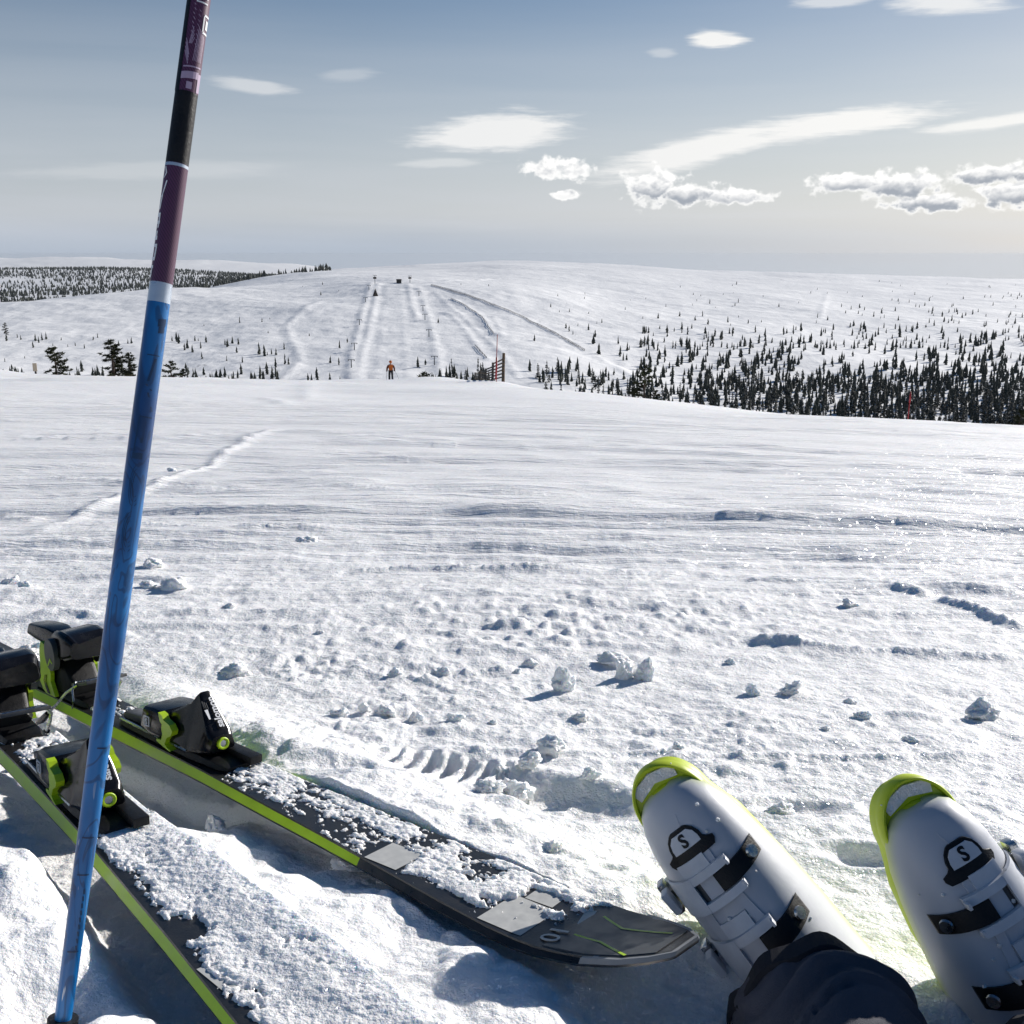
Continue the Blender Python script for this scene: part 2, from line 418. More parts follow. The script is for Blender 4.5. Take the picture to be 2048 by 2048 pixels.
TRACKS = [  # polyline in photo pixels, ridge height, half width, crumbliness
    ([(0, 1092), (150, 1040), (290, 985), (400, 940), (480, 895), (535, 868), (562, 855)], .032, .05, .25),
    ([(0, 955), (130, 962), (210, 968), (300, 978), (400, 984), (560, 990)], .024, .05, .6),
    ([(0, 1032), (90, 1038)], .03, .05, .3),
    ([(730, 908), (790, 914), (930, 915)], .018, .05, .4), ([(860, 893), (920, 893)], .02, .05, .3), ([(740, 916), (830, 922), (900, 928)], .02, .06, .8),
    ([(260, 1052), (390, 1060), (530, 1064), (690, 1066)], .02, .03, 1.0),
    ([(640, 984), (770, 991), (920, 996), (1040, 1002), (1200, 1008)], .018, .05, .7),
    ([(690, 1138), (800, 1135), (960, 1137), (1100, 1137), (1190, 1130)], .034, .035, 1.2),
    ([(130, 1145), (210, 1146), (400, 1154)], .02, .028, .4),
    ([(1240, 998), (1400, 1010), (1560, 1022), (1700, 1028), (1860, 1033)], .02, .05, .4),
    ([(1500, 1102), (1640, 1105), (1760, 1116), (1900, 1124), (2048, 1131)], .03, .05, .4),
    ([(1450, 1160), (1600, 1170), (1750, 1172), (1850, 1178), (2048, 1195)], .03, .035, .4),
    ([(1785, 1182), (1820, 1186), (1852, 1195)], .035, .03, .2), ([(1870, 1204), (1960, 1222), (2000, 1238), (2060, 1262)], .04, .03, .5),
    ([(1470, 1283), (1540, 1284), (1600, 1290), (1680, 1302), (1790, 1306), (1920, 1312), (2060, 1318)], .028, .026, .6),
    ([(1520, 1282), (1560, 1282), (1610, 1286)], .02, .03, 1.3),
    ([(850, 1500), (960, 1503), (1100, 1506), (1300, 1506), (1480, 1512), (1680, 1518), (1850, 1520), (2060, 1512)], .012, .014, .8),
    ([(1770, 1435), (1830, 1440), (1900, 1447)], .016, .02, .3), ([(1660, 1262), (1760, 1268), (1900, 1270)], .014, .02, .5),
    ([(70, 1234), (110, 1226), (170, 1230), (205, 1235)], .022, .022, .4),
    ([(800, 1352), (860, 1358), (960, 1345), (1040, 1335)], .02, .022, 1.2), ([(1050, 1235), (1200, 1243), (1320, 1250)], .012, .018, .7),
    ([(300, 870), (420, 875), (450, 877)], .02, .06, .5), ([(0, 840), (60, 843), (140, 846)], .02, .08, .5), ([(520, 792), (560, 800), (580, 811)], .05, .12, .2), ([(620, 770), (612, 800)], .04, .05, .2),
    ([(1030, 835), (1300, 850), (1500, 858), (2048, 872)], .05, .6, .3), ([(1780, 865), (1860, 868)], .03, .1, .4),
    ([(1030, 896), (1080, 899), (1200, 905)], .03, .07, .3), ([(1640, 985), (1800, 990), (2000, 1005)], .02, .06, .4)]
CHUNKS = [  # px, py of the base centre, width px, height px
    (1127, 1378, 42, 50), (1248, 1356, 34, 44), (1288, 1355, 36, 52), (1225, 1330, 62, 26), (1507, 1391, 24, 26), (1582, 1390, 42, 26), (1966, 1440, 58, 34), (1700, 1213, 28, 18), (1162, 1437, 30, 20),
    (1100, 1507, 50, 30), (1358, 1502, 24, 20), (1722, 1444, 28, 16), (347, 1180, 52, 26), (308, 1130, 34, 20), (613, 1085, 36, 18), (458, 1222, 22, 13), (297, 1180, 28, 14), (50, 1180, 22, 16), (20, 1165, 34, 20), (345, 948, 16, 9), (905, 906, 18, 7),
    (470, 1340, 52, 26), (730, 1420, 22, 20), (775, 1424, 36, 24), (680, 1430, 28, 18), (830, 1436, 26, 20), (910, 1445, 32, 24), (985, 1447, 16, 11), (1215, 1330, 26, 12), (640, 1268, 14, 8),
    (880, 1350, 34, 20), (790, 1348, 24, 14), (1062, 1330, 26, 16), (1035, 1345, 16, 14), (1460, 1327, 18, 11), (1005, 1542, 40, 34), (1030, 1575, 60, 44), (1060, 1540, 40, 30), (1180, 1566, 30, 20), (980, 1600, 54, 34),
    (1105, 1745, 34, 22), (430, 1648, 40, 34), (700, 1740, 60, 40), (60, 1290, 46, 30), (30, 1300, 40, 24), (905, 1560, 30, 22), (1560, 1625, 50, 22), (1700, 1410, 20, 9), (1820, 1490, 26, 13), (1650, 1465, 16, 8)]

def ground_detail(x, y, sp):
    """snow relief on the slope; sp = grid spacing there, so finer relief than the mesh carries is left to the material"""
    h = np.zeros_like(x); r = np.hypot(x, y)
    def fade(lam): return sst(lam/np.maximum(sp, 1e-4), 1.5, 3.5)
    # gentle undulation
    h += .03*vn(x/2.6, y/2.6, 3)*sst(r, 1.5, 6) + .007*vn(x/.8, y/.8, 5) + .14*fbm(x/9, y/14, 2, 8)*sst(r, 8, 25)
    # soft grain and lumps
    near = sst(r, 7, 2.2)
    h += fade(.22)*.0030*fbm(x/.22, y/.22, 3, 11)*(.35+.65*near)
    h += fade(.05)*.0024*fbm(x/.05, y/.05, 3, 21)*(.3+.7*near)
    h += fade(.016)*.0011*vn(x/.016, y/.016, 31)
    clumpy = sst(fbm(x/.9, y/.7, 3, 41), -.15, .55)*sst(r, 7.5, 2.6)*(.3+.7*np.exp(-((x+.25)/1.1)**2-((y-2.0)/1.0)**2))
    bil = .7*np.maximum(0, vn(x/.07, y/.07, 43)-.2)+.7*np.maximum(0, vn(x/.030, y/.030, 44)-.15)+.5*np.maximum(0, vn(x/.014, y/.014, 46)-.1)
    h += fade(.06)*.010*clumpy*bil*(.5+.8*sst(vn(x/.3, y/.3, 45), -.3, .6))
    # patches of turned-up crumbs farther out
    for (px, py, sx, sy) in ((930, 1065, .75, .5), (1350, 1160, .5, .35), (1150, 1250, .45, .25), (760, 1290, .5, .28), (1330, 1235, .5, .3), (1480, 1215, .6, .25), (850, 1480, .4, .16), (1000, 1270, .35, .2)):
        p = pick(px, py); e = np.exp(-((x-p.x)/sx)**2-((y-p.y)/sy)**2)
        h += fade(.03)*.0036*e*(np.maximum(0, vn(x/.05, y/.05, 51)-.05)+.8*np.maximum(0, vn(x/.024, y/.024, 52)-.1)+.5*np.maximum(0, vn(x/.12, y/.04, 53)))
    # ski and groomer marks lying across the slope
    wx = x+.5*vn(x/5, y/5, 61); wy = y+.05*x+.35*vn(x/6, y/4, 62)
    for lam, amp, asp, seed in ((.045, .005, 16, 71), (.10, .024, 15, 72), (.22, .048, 14, 73), (.5, .075, 13, 74), (1.2, .11, 10, 75), (3.0, .12, 8, 76), (7.0, .14, 6, 77)):
        n = vn(wx/(lam*asp), wy/lam, seed); n2 = vn(wx/(lam*asp*.6)+9, (wy-.12*wx)/lam, seed+9)
        g = .30*sst(n, .22, .50)+.25*sst(n2, .35, .60)-.16*sst(-n, .40, .65)+.12*np.maximum(n, 0)
        pres = sst(vn(x/(lam*22), y/(lam*9), seed+20), -.4, .4)
        g = g*(1+.35*vn(x/(lam*.8), y/(lam*.35), seed+30))
        h += fade(lam)*amp*g*(.35+.65*pres)*(sst(r, 1.6, 3.6) if lam < .6 else sst(r, 6, 16))
    # marks that can be told apart
    for pts, hh, wd, cr in TRACKS:
        if wd < .2: wd *= .7
        cr = min(cr, .75)
        q = [pick(*p) for p in pts]; q = [(p.x, p.y) for p in q if p]
        xs = [p[0] for p in q]; ys = [p[1] for p in q]; mg = wd*6
        k = (x > min(xs)-mg) & (x < max(xs)+mg) & (y > min(ys)-mg) & (y < max(ys)+mg)
        if not k.any(): continue
        xx, yy = x[k], y[k]
        d, al, tot = seg_dist(xx+.4*wd*vn(xx/(wd*5), yy/(wd*5), 81), yy+.5*wd*vn(xx/(wd*6), yy/(wd*6), 82), q)
        w2 = np.maximum(wd, sp[k]*.8)
        pr = np.exp(-(d/w2)**2)*sst(al, -.01, tot*.12)*sst(al, tot*1.01, tot*.85)
        rough = .95+cr*(.55*vn(xx/(wd*5), yy/(wd*5), 83)+.22*vn(xx/(wd*1.1), yy/(wd*.6), 84)+.35*vn(xx/(wd*.35), yy/(wd*.35), 85))
        h[k] += .40*hh*pr*np.clip(rough, .45, 1.5)
    # boot holes and the ribbed print beside the far ski
    def dent(px, py, sx, sy, dep, rot=0.0, rim=.35):
        p = pick(px, py); c2, s2 = math.cos(rot), math.sin(rot)
        X = ((x-p.x)*c2+(y-p.y)*s2)/sx; Y = (-(x-p.x)*s2+(y-p.y)*c2)/sy; q2 = X*X+Y*Y
        return -dep*np.exp(-q2**2*.9)+dep*rim*np.exp(-(np.sqrt(q2)-1.35)**2*5)*(1+.8*vn(x/.05, y/.05, 91))
    h += dent(1130, 1600, .09, .05, .018, -.35) + dent(1745, 1715, .05, .025, .014, -.2) + dent(900, 1545, .10, .045, .02, -.3, .15) + dent(690, 1575, .06, .03, .012, -.2, .2) + dent(1605, 1615, .05, .025, .010)
    p = pick(895, 1540)
    X = (x-p.x)*math.cos(-.3)+(y-p.y)*math.sin(-.3); Y = -(x-p.x)*math.sin(-.3)+(y-p.y)*math.cos(-.3)
    h += .010*sst(np.abs(X), .11, .07)*sst(np.abs(Y), .055, .035)*np.sign(np.sin(X*2*math.pi/.028))*sst(np.abs(np.sin(X*2*math.pi/.028)), 0, .5)
    # snow pushed up around the skis
    X2, Y2 = ski_local(SKI2, x, y); X1, Y1 = ski_local(SKI1, x, y)
    lum = fbm(x/.09, y/.09, 4, 95); lum2 = np.maximum(0, vn(x/.045, y/.045, 96))
    on2 = sst(X2, -.95, -.7)*sst(X2, 1.2, 1.0)
    # right of near ski: heaped to the deck
    mound = sst(Y2, .036, .060)*sst(Y2, .34, .10)*sst(X2, .14, .30)*on2
    m2 = mound*(.038+.007*lum+.010*lum2)
    h += -.030*sst(Y2, .03, .06)*sst(Y2, .30, .16)*sst(X2, .22, .10)*on2
    # left of it: hollow, then a bank of loose snow
    h += on2*(-.026*sst(Y2, -.13, -.06)*sst(Y2, .05, .02))
    bank = sst(Y2, -.050, -.095)*sst(Y2, -.60, -.25)*sst(X2, .14, .26)*sst(X2, 1.1, .8)
    h += bank*(.046+.007*lum+.010*lum2)
    bank2 = sst(Y2, -.28, -.36)*sst(X2, -.2, .15)*sst(Y2, -.8, -.5)
    # far ski: bedded in on both sides past the binding, hollow beside the boot
    on1 = sst(X1, -.9, -.75)*sst(X1, .92, .80)
    m1 = on1*sst(X1, .50, .66)*(.032+.008*lum+.010*lum2)*sst(Y1, -.03, -.055)*sst(Y1, -.30, -.08)
    h += np.maximum(m1, m2)
    h += on1*sst(X1, -.35, -.1)*(.038+.005*lum)*sst(Y1, .034, .046)*sst(Y1, .28, .09)
    h += -.028*on1*sst(X1, .66, .50)*sst(Y1, -.20, -.09)*sst(Y1, .0, -.02)
    dp = np.hypot(x-POLE_XY[0], y-POLE_XY[1]); h += np.where(dp < .3, -.040*np.exp(-(dp/.06)**2), 0)
    # keep the snow below the deck right under each ski
    for X, Y, mw, x1 in ((X2, Y2, SKI2, 1.05), (X1, Y1, SKI1, .88)):
        wv = np.interp(np.where(X < .42, X, .42+(X-.42)/1.20), [-.8, -.7, -.5, -.25, 0, .25, .5, .66, .72, .8, .88], [.045, .051, .0455, .0395, .037, .0395, .049, .0585, .0605, .055, .01])
        under = sst(np.abs(Y)-wv, .005, -.003)*sst(X, -.85, -.8)*sst(X, x1, x1-.05)
        zs = mw.translation.z-.024+X*mw.col[0].z-base_z(x, y)
        h = np.where(under > 0, np.minimum(h, h*(1-under)+under*zs), h)
    # under the raised tip of the far ski and round the heels of the boots
    h += -.02*sst(X1, .85, .93)*sst(X1, 1.12, 1.05)*sst(np.abs(Y1), .12, .06)
    h += -.14*sst(y, .84, .64)*sst(x, .19, .30)*sst(x, 1.0, .85)
    return h

# polar sheet round the seat: spacing about one pixel in view, coarser outside
def inv_cdf(dens, grid, n):
    c2 = np.concatenate([[0], np.cumsum((dens[1:]+dens[:-1])/2*np.diff(grid))]); c2 /= c2[-1]
    return np.interp(np.linspace(0, 1, n), c2, grid)
NR, NC = 1010, 1040
g = np.concatenate([np.linspace(.05, 2, 400), np.geomspace(2.001, 300, 900)])
dens = np.where(g < 1.08, .12, 1/np.maximum(g-.45, .3)**2+.12/g) + .0016*np.exp(-((g-72)/20)**2)
rr_ = inv_cdf(dens, g, NR)
tg = np.radians(np.linspace(-78, 78, 1500))
tt = inv_cdf(np.where(np.abs(tg) < math.radians(29), 1.0, .16), tg, NC)
R, T = np.meshgrid(rr_, tt, indexing='ij')
GX = R*np.sin(T); GY = R*np.cos(T)-.45
SPC = np.repeat(np.gradient(rr_)[:, None], NC, 1)
SPC = np.maximum(SPC*.8, R*np.repeat(np.gradient(tt)[None, :], NR, 0))
GH = ground_detail(GX, GY, SPC)
GZ = base_z(GX, GY)+GH
me = np_mesh('snow_slope', np.stack([GX, GY, GZ], -1).reshape(-1, 3), grid_quads(NR, NC), mat=M['snow'])
ground = link('snow_slope', me); put_props(ground, 'sunlit groomed snow slope marked by skis, falling away to a brow', 'snow slope', kind='structure')
def ground_z(x, y):
    """height of the finished sheet"""
    r = math.hypot(x, y+.45); t = math.atan2(x, y+.45)
    i = min(max(np.searchsorted(rr_, r)-1, 0), NR-2); j = min(max(np.searchsorted(tt, t)-1, 0), NC-2)
    a = min(max((r-rr_[i])/(rr_[i+1]-rr_[i]), 0), 1); c2 = min(max((t-tt[j])/(tt[j+1]-tt[j]), 0), 1)
    return float((GZ[i, j]*(1-a)+GZ[i+1, j]*a)*(1-c2)+(GZ[i, j+1]*(1-a)+GZ[i+1, j+1]*a)*c2)

# ------------------------------------------------------------------ valley, fell across it, forest and far fells
FAR_L = [(8000, 549), (14000, 516), (18000, 528), (30000, 540), (70000, 534)]
FAR_R = [(5500, 600), (14000, 580), (30000, 562), (70000, 552)]
CTRL = {
    -800: [(120, 1060), (300, 900), (450, 790), (600, 690), (750, 650), (900, 625), (1300, 660), (2500, 610), (4000, 570), (5600, 540)]+FAR_L,
    0: [(120, 1060), (300, 880), (450, 768), (600, 692), (750, 640), (900, 606), (1300, 640), (2500, 607), (3600, 580), (5500, 540)]+FAR_L,
    300: [(120, 1060), (300, 880), (450, 778), (600, 700), (750, 645), (1000, 583), (1400, 606), (2500, 591), (4000, 562), (5500, 541), (8000, 549), (14000, 520), (18000, 530), (30000, 540), (70000, 534)],
    600: [(120, 1060), (300, 890), (450, 785), (600, 702), (800, 622), (1000, 582), (1400, 559), (2000, 545), (2700, 553), (5500, 555), (8000, 551), (14000, 530), (18000, 537), (30000, 542), (70000, 538)],
    800: [(120, 1070), (300, 895), (450, 788), (600, 704), (800, 622), (1000, 568), (1130, 561), (1600, 549), (2500, 531), (3300, 545), (8000, 570), (14000, 560), (30000, 552), (70000, 546)],
    1024: [(120, 1080), (300, 905), (450, 802), (600, 712), (800, 632), (1000, 582), (1200, 567), (1700, 546), (2600, 522), (3500, 533)]+FAR_R,
    1200: [(120, 1090), (300, 930), (450, 822), (600, 732), (800, 656), (1000, 613), (1300, 582), (1800, 552), (2700, 527), (3500, 538)]+FAR_R,
    1420: [(120, 1100), (300, 965), (450, 852), (600, 757), (800, 682), (1000, 637), (1300, 602), (1800, 567), (2500, 541), (3300, 552)]+FAR_R,
    1720: [(120, 1110), (300, 990), (450, 876), (600, 778), (800, 702), (1000, 657), (1300, 617), (1800, 581), (2500, 549), (3300, 560)]+FAR_R,
    2060: [(120, 1120), (300, 1010), (450, 902), (600, 802), (800, 718), (1000, 670), (1300, 630), (1800, 591), (2500, 557), (3300, 568)]+FAR_R,
    2900: [(120, 1120), (300, 1010), (450, 902), (600, 802), (800, 718), (1000, 670), (1300, 630), (1800, 591), (2500, 557), (3300, 568)]+FAR_R}
CX = np.array(sorted(CTRL)); CU = (CX-1024)/FPX/(CP+.22*SP)
def pchip(xk, yk, x):
    h = np.diff(xk); d = np.diff(yk)/h; m = np.zeros_like(yk)
    for i in range(1, len(xk)-1):
        if d[i-1]*d[i] > 0: m[i] = 2*d[i-1]*d[i]/(d[i-1]+d[i])
    m[0], m[-1] = d[0], d[-1]
    i = np.clip(np.searchsorted(xk, x)-1, 0, len(xk)-2); t = np.clip((x-xk[i])/h[i], 0, 1)
    return (2*t**3-3*t**2+1)*yk[i]+(t**3-2*t**2+t)*h[i]*m[i]+(-2*t**3+3*t**2)*yk[i+1]+(t**3-t**2)*h[i]*m[i+1]
def py_slope(py):
    v = (1024-np.asarray(py, float))/FPX
    return (-SP+v*CP)/(CP+v*SP)
KN = [(np.log([a for a, _ in CTRL[c2]]), py_slope([p for _, p in CTRL[c2]])) for c2 in CX]
PISTE_RIDGES = [([(744, 564), (722, 640), (702, 720), (700, 766)], 3.2, 5), ([(757, 566), (742, 640), (722, 720), (714, 766)], 2.6, 5),
                ([(815, 568), (822, 600), (835, 640)], 2.4, 5), ([(838, 575), (850, 612), (862, 650), (872, 700), (884, 766)], 2.2, 5), ([(855, 620), (905, 632), (938, 668), (978, 726)], 2.0, 5),
                ([(900, 598), (950, 624), (975, 650), (990, 674)], 3.2, 6), ([(985, 632), (1000, 655), (1003, 680)], 1.8, 5), ([(860, 570), (960, 600), (1040, 632), (1110, 667), (1182, 708)], 1.8, 8),
                ([(776, 570), (766, 640), (752, 766)], .5, 4), ([(802, 572), (806, 650), (818, 766)], .7, 4), ([(555, 768), (602, 722), (572, 655), (640, 604), (705, 592)], 2.2, 6), ([(1182, 708), (1240, 738), (1290, 772)], 2.2, 6), ([(870, 585), (930, 640), (1000, 700), (1040, 760)], 1.6, 4), ([(860, 566), (930, 560), (1010, 556)], 2.4, 7), ([(1640, 545), (1655, 585), (1640, 640)], 2.0, 6)]
def far_raw(x, y):
    x = np.asarray(x, float); y = np.maximum(np.asarray(y, float), 60.0)
    u = np.clip(x/y, CU[0], CU[-1]); ly = np.log(y)
    cols = np.stack([pchip(k, s, ly) for k, s in KN])
    i = np.clip(np.searchsorted(CU, u)-1, 0, len(CU)-2); t = (u-CU[i])/(CU[i+1]-CU[i])
    g = lambda k: np.take_along_axis(cols, np.clip(k, 0, len(CU)-1)[None], 0)[0]
    p0, p1, p2, p3 = g(i-1), g(i), g(i+1), g(i+2)
    s = p1+.5*t*(p2-p0+t*(2*p0-5*p1+4*p2-p3+t*(3*(p1-p2)+p3-p0)))
    return ZC+y*s
def far_detail(x, y, sp=None):
    h = 2.2*fbm(x/160, y/160, 3, 201)+y*.0009*fbm(x/(.16*y+30), y/(.16*y+30), 2, 205)
    h = h+.5*fbm(x/22, y/22, 3, 211)*sst(y, 2500, 900)
    h = h+y*.0016*fbm(x/900, y/1700, 3, 222)*sst(y, 9000, 12000)
    return h*sst(y, 110, 220)
def far_z0(x, y): return float(far_raw(np.array([x]), np.array([y]))[0]+far_detail(np.array([x]), np.array([y]))[0])
def far_pick(px, py, y0=300, y1=9000):
    d = pix_dir(px, py); ys = np.geomspace(y0, y1, 500); xs = ys*d.x/d.y; zs = ZC+ys*d.z/d.y
    k = np.nonzero(zs < far_raw(xs, ys)+far_detail(xs, ys))[0]
    if not len(k): return None
    i = k[0]; return Vector((xs[i], ys[i], float(far_raw(xs[i:i+1], ys[i:i+1])[0]+far_detail(xs[i:i+1], ys[i:i+1])[0])))
RIDGE_PTS = []
for pts, hh, wd in PISTE_RIDGES:
    q = [far_pick(*p) for p in pts]; RIDGE_PTS.append(([(p.x, p.y) for p in q if p], hh, wd))
FR, FC = 500, 600
g = np.geomspace(110, 30000, 2500)
dens = np.interp(g, [110, 300, 430, 1400, 3000, 6000, 12000, 18000, 70000], [.0008, .0015, .0035, .0014, .0004, .00010, .000035, .000025, .0000015])
fy = inv_cdf(dens, g, FR)
fu = inv_cdf(np.where(np.abs(np.linspace(-.85, .85, 1500)) < .52, 1.0, .2), np.linspace(-.85, .85, 1500), FC)
FY, FU = np.meshgrid(fy, fu, indexing='ij'); FX = FY*FU
FZ = far_raw(FX, FY)+far_detail(FX, FY)
for q, hh, wd in RIDGE_PTS:
    k = (FY > 300) & (FY < 2500) & (np.abs(FX) < 700); xx, yy = FX[k], FY[k]
    d, al, tot = seg_dist(xx, yy, q)
    FZ[k] += .26*hh*np.exp(-(d/(.55*wd))**2)*(1+.35*vn(xx/14, yy/14, 231))*sst(al, -1, 12)*sst(al, tot+1, tot-14)
me = np_mesh('valley_terrain', np.stack([FX, FY, FZ], -1).reshape(-1, 3), grid_quads(FR, FC), mat=M['snow_far'])
put_props(link('valley_terrain', me), 'snow covered valley with a fell, pistes and far white fells', 'terrain', kind='structure')

def far_pick(px, py, y0=300, y1=9000):
    """point of the valley terrain met by a sight line"""
    d = pix_dir(px, py); u = d.x/d.y; j = min(max(np.searchsorted(fu, u)-1, 0), FC-2); t = (u-fu[j])/(fu[j+1]-fu[j])
    zc = FZ[:, j]*(1-t)+FZ[:, j+1]*t; k = np.nonzero((ZC+fy*d.z/d.y < zc) & (fy > y0) & (fy < y1))[0]
    if not len(k): return None
    i = max(k[0], 1); a0 = ZC+fy[i-1]*d.z/d.y-zc[i-1]; a1 = ZC+fy[i]*d.z/d.y-zc[i]; w = a0/(a0-a1) if a0 > 0 > a1 else 1.0
    y = fy[i-1]+(fy[i]-fy[i-1])*w
    return Vector((u*y, y, float(zc[i-1]+(zc[i]-zc[i-1])*w)))
# ------------------------------------------------------------------ trees
rnd = random.Random(5)
def spruce_meshes(seed, slim):
    r = random.Random(seed); bm = bmesh.new()
    tube(bm, [(0, 0, -.04), (r.uniform(-.01, .01), 0, .5), (0, 0, .97)], [.016, .011, .002], 5)
    trunk = bm_mesh('trunk', bm, M['bark'])
    bm = bmesh.new(); z = r.uniform(.05, .14); pw = r.uniform(.4, .75); frost = []
    while z < .985:
        if r.random() < .12: z += .03
        R0 = slim*(max(1-z, .004)**pw)*r.uniform(.45, 1.15)
        if z < .2: R0 *= r.uniform(.5, .9)
        nb = r.randint(4, 7); a0 = r.uniform(0, 6.28)
        for k in range(nb):
            a = a0+6.28*k/nb+r.uniform(-.5, .5); q = R0*r.uniform(.4, 1.35)
            dr = q*r.uniform(-.1, .6); w = q*r.uniform(.18, .42)
            ca, sa = math.cos(a), math.sin(a); j = r.uniform(-.012, .012)
            p0 = (0, 0, z+.014+j); p1 = (ca*q, sa*q, z-dr+j)
            p2 = (ca*q*.6-sa*w, sa*q*.6+ca*w, z-dr*.7-.014+j); p3 = (ca*q*.6+sa*w, sa*q*.6-ca*w, z-dr*.7-.014+j)
            v = [bm.verts.new(p) for p in (p0, p2, p1, p3)]
            f1 = bm.faces.new((v[0], v[1], v[2])); f2 = bm.faces.new((v[0], v[2], v[3]))
            if r.random() < .24: f1.material_index = 1
            # a hanging tuft fills the layer below the branch
            if r.random() < .6:
                t3 = [bm.verts.new(p) for p in ((ca*q*.2, sa*q*.2, z+j), (ca*q*.85-sa*w*.5, sa*q*.85+ca*w*.5, z-dr+j), (ca*q*.6+sa*w*.3, sa*q*.6-ca*w*.3, z-dr-q*.45+j))]; bm.faces.new(t3)
        z += r.uniform(.022, .05)*(1.15-z*.5)
    tip = [bm.verts.new(p) for p in ((.008, 0, .93), (-.008, .008, .93), (0, 0, 1.01))]; bm.faces.new(tip)
    crown = bpy.data.meshes.new('crown'); bm.to_mesh(crown); bm.free(); crown.materials.append(M['needle']); crown.materials.append(M['frost'])
    return trunk, crown
SPR = [spruce_meshes(i, s_) for i, s_ in enumerate((.15, .19, .13, .22, .17, .24, .16, .20, .27))]
def pine_meshes(seed, wid, bushy):
    r = random.Random(seed); bm = bmesh.new(); lean = r.uniform(-.03, .03)
    axis = [(lean*t*t+r.uniform(-.004, .004), r.uniform(-.004, .004), t) for t in (-.05, .15, .35, .55, .75, .97)]
    tube(bm, axis, [.026, .022, .019, .014, .009, .002], 7)
    limbs = []
    for i in range(bushy):
        t = .12+.86*(i+r.random())/bushy; a = r.uniform(0, 6.28)
        L = wid*((1.02-t)**.55)*r.uniform(.55, 1.1)*(.8 if t < .25 else 1)
        rise = L*(r.uniform(-.25, .15) if t < .6 else r.uniform(.1, .5))
        p0 = Vector((lean*t*t, 0, t)); p1 = p0+Vector((math.cos(a)*L*.6, math.sin(a)*L*.6, rise*.4)); p2 = p0+Vector((math.cos(a)*L, math.sin(a)*L, rise))
        tube(bm, [p0, p1, p2], [.007*(1.1-t), .005*(1.1-t), .002], 4, False); limbs.append((p0, p1, p2, L))
    trunk = bm_mesh('trunk', bm, M['bark'])
    bm = bmesh.new()
    def clump(c2, s_):
        for _ in range(13):
            d = Vector((r.gauss(0, 1), r.gauss(0, 1), r.gauss(.25, .8))).normalized(); e = d.cross(Vector((r.random(), r.random(), r.random()))).normalized()
            L = s_*r.uniform(.6, 1.25)
            v = [bm.verts.new(c2-e*L*.22), bm.verts.new(c2+e*L*.22), bm.verts.new(c2+d*L)]; bm.faces.new(v)
    for p0, p1, p2, L in limbs:
        n = max(3, int(7*L/wid+2))
        for k in range(n):
            t = .3+.72*k/(n-1); q = p0.lerp(p1, t*2) if t < .5 else p1.lerp(p2, min(1, t*2-1))
            clump(q+Vector((r.gauss(0, .012), r.gauss(0, .012), r.gauss(.004, .008))), .042+.016*r.random())
    for k in range(5): clump(Vector((lean, 0, .93+.016*k)), .034)
    crown = bpy.data.meshes.new('crown'); bm.to_mesh(crown); bm.free(); crown.materials.append(M['needle2'])
    return trunk, crown
def add_tree(name, ms, pos, h, wscale, label, group):
    root = empty(name, Matrix.Translation(pos), label=label, cat='tree', group=group)
    root.rotation_euler = (rnd.uniform(-.03, .03), rnd.uniform(-.03, .03), rnd.uniform(0, 6.28)); root.scale = (h*wscale, h*wscale, h)
    link('trunk', ms[0], root); link('crown', ms[1], root)
    return root

# pines on the brow, rooted just behind it
PIN = [pine_meshes(11, .30, 46), pine_meshes(12, .22, 50), pine_meshes(13, .36, 40), pine_meshes(14, .20, 34)]
def near_tree(px, top_py, y, hgt, k, label, ws=1.0):
    d = pix_dir(px, top_py); x = y*d.x/d.y; zt = ZC+y*d.z/d.y; zg = ground_z(x, y)
    h = max(zt-zg, hgt) if zt-zg > .5 else hgt
    add_tree('pine_tree', PIN[k], Vector((x, y, zt-h)), h, ws, label, 'pines along the brow of the slope')
near_tree(108, 694, 92, 3.6, 0, 'bushy dark pine beside a low snow drift on the brow of the slope', 1.45)
near_tree(222, 680, 100, 4.4, 1, 'tall slim pine, tallest of the pair by the blue ski pole', 1.7)
near_tree(258, 706, 97, 3.2, 3, 'shorter slim pine growing against the tall one by the blue ski pole', 1.8)
near_tree(340, 722, 101, 3.0, 2, 'low broad pine just across the blue ski pole from the tall pine', 1.3)
near_tree(362, 738, 103, 2.4, 3, 'smallest pine next to the low broad one behind the blue ski pole', 1.7)
near_tree(1290, 730, 96, 4.6, 2, 'lone dark pine with spreading lower limbs on the brow before the wood', 1.15)
near_tree(1312, 780, 96, 2.6, 0, 'low bushy young pine at the foot of the lone spreading pine', 1.0)
p = far_pick(12, 672); add_tree('pine_tree', PIN[2], p, 13.0/FPX*p.y*2, .9, 'wide crowned dark pine on the far slope above the low drift', 'pines along the brow of the slope')
near_tree(850, 745, 120, 2.0, 0, 'small bushy pine peeping over the brow beside the skier in orange')
near_tree(2040, 820, 70, 3.0, 0, 'dark pine with a snow laden bough at the edge of the dense wood')

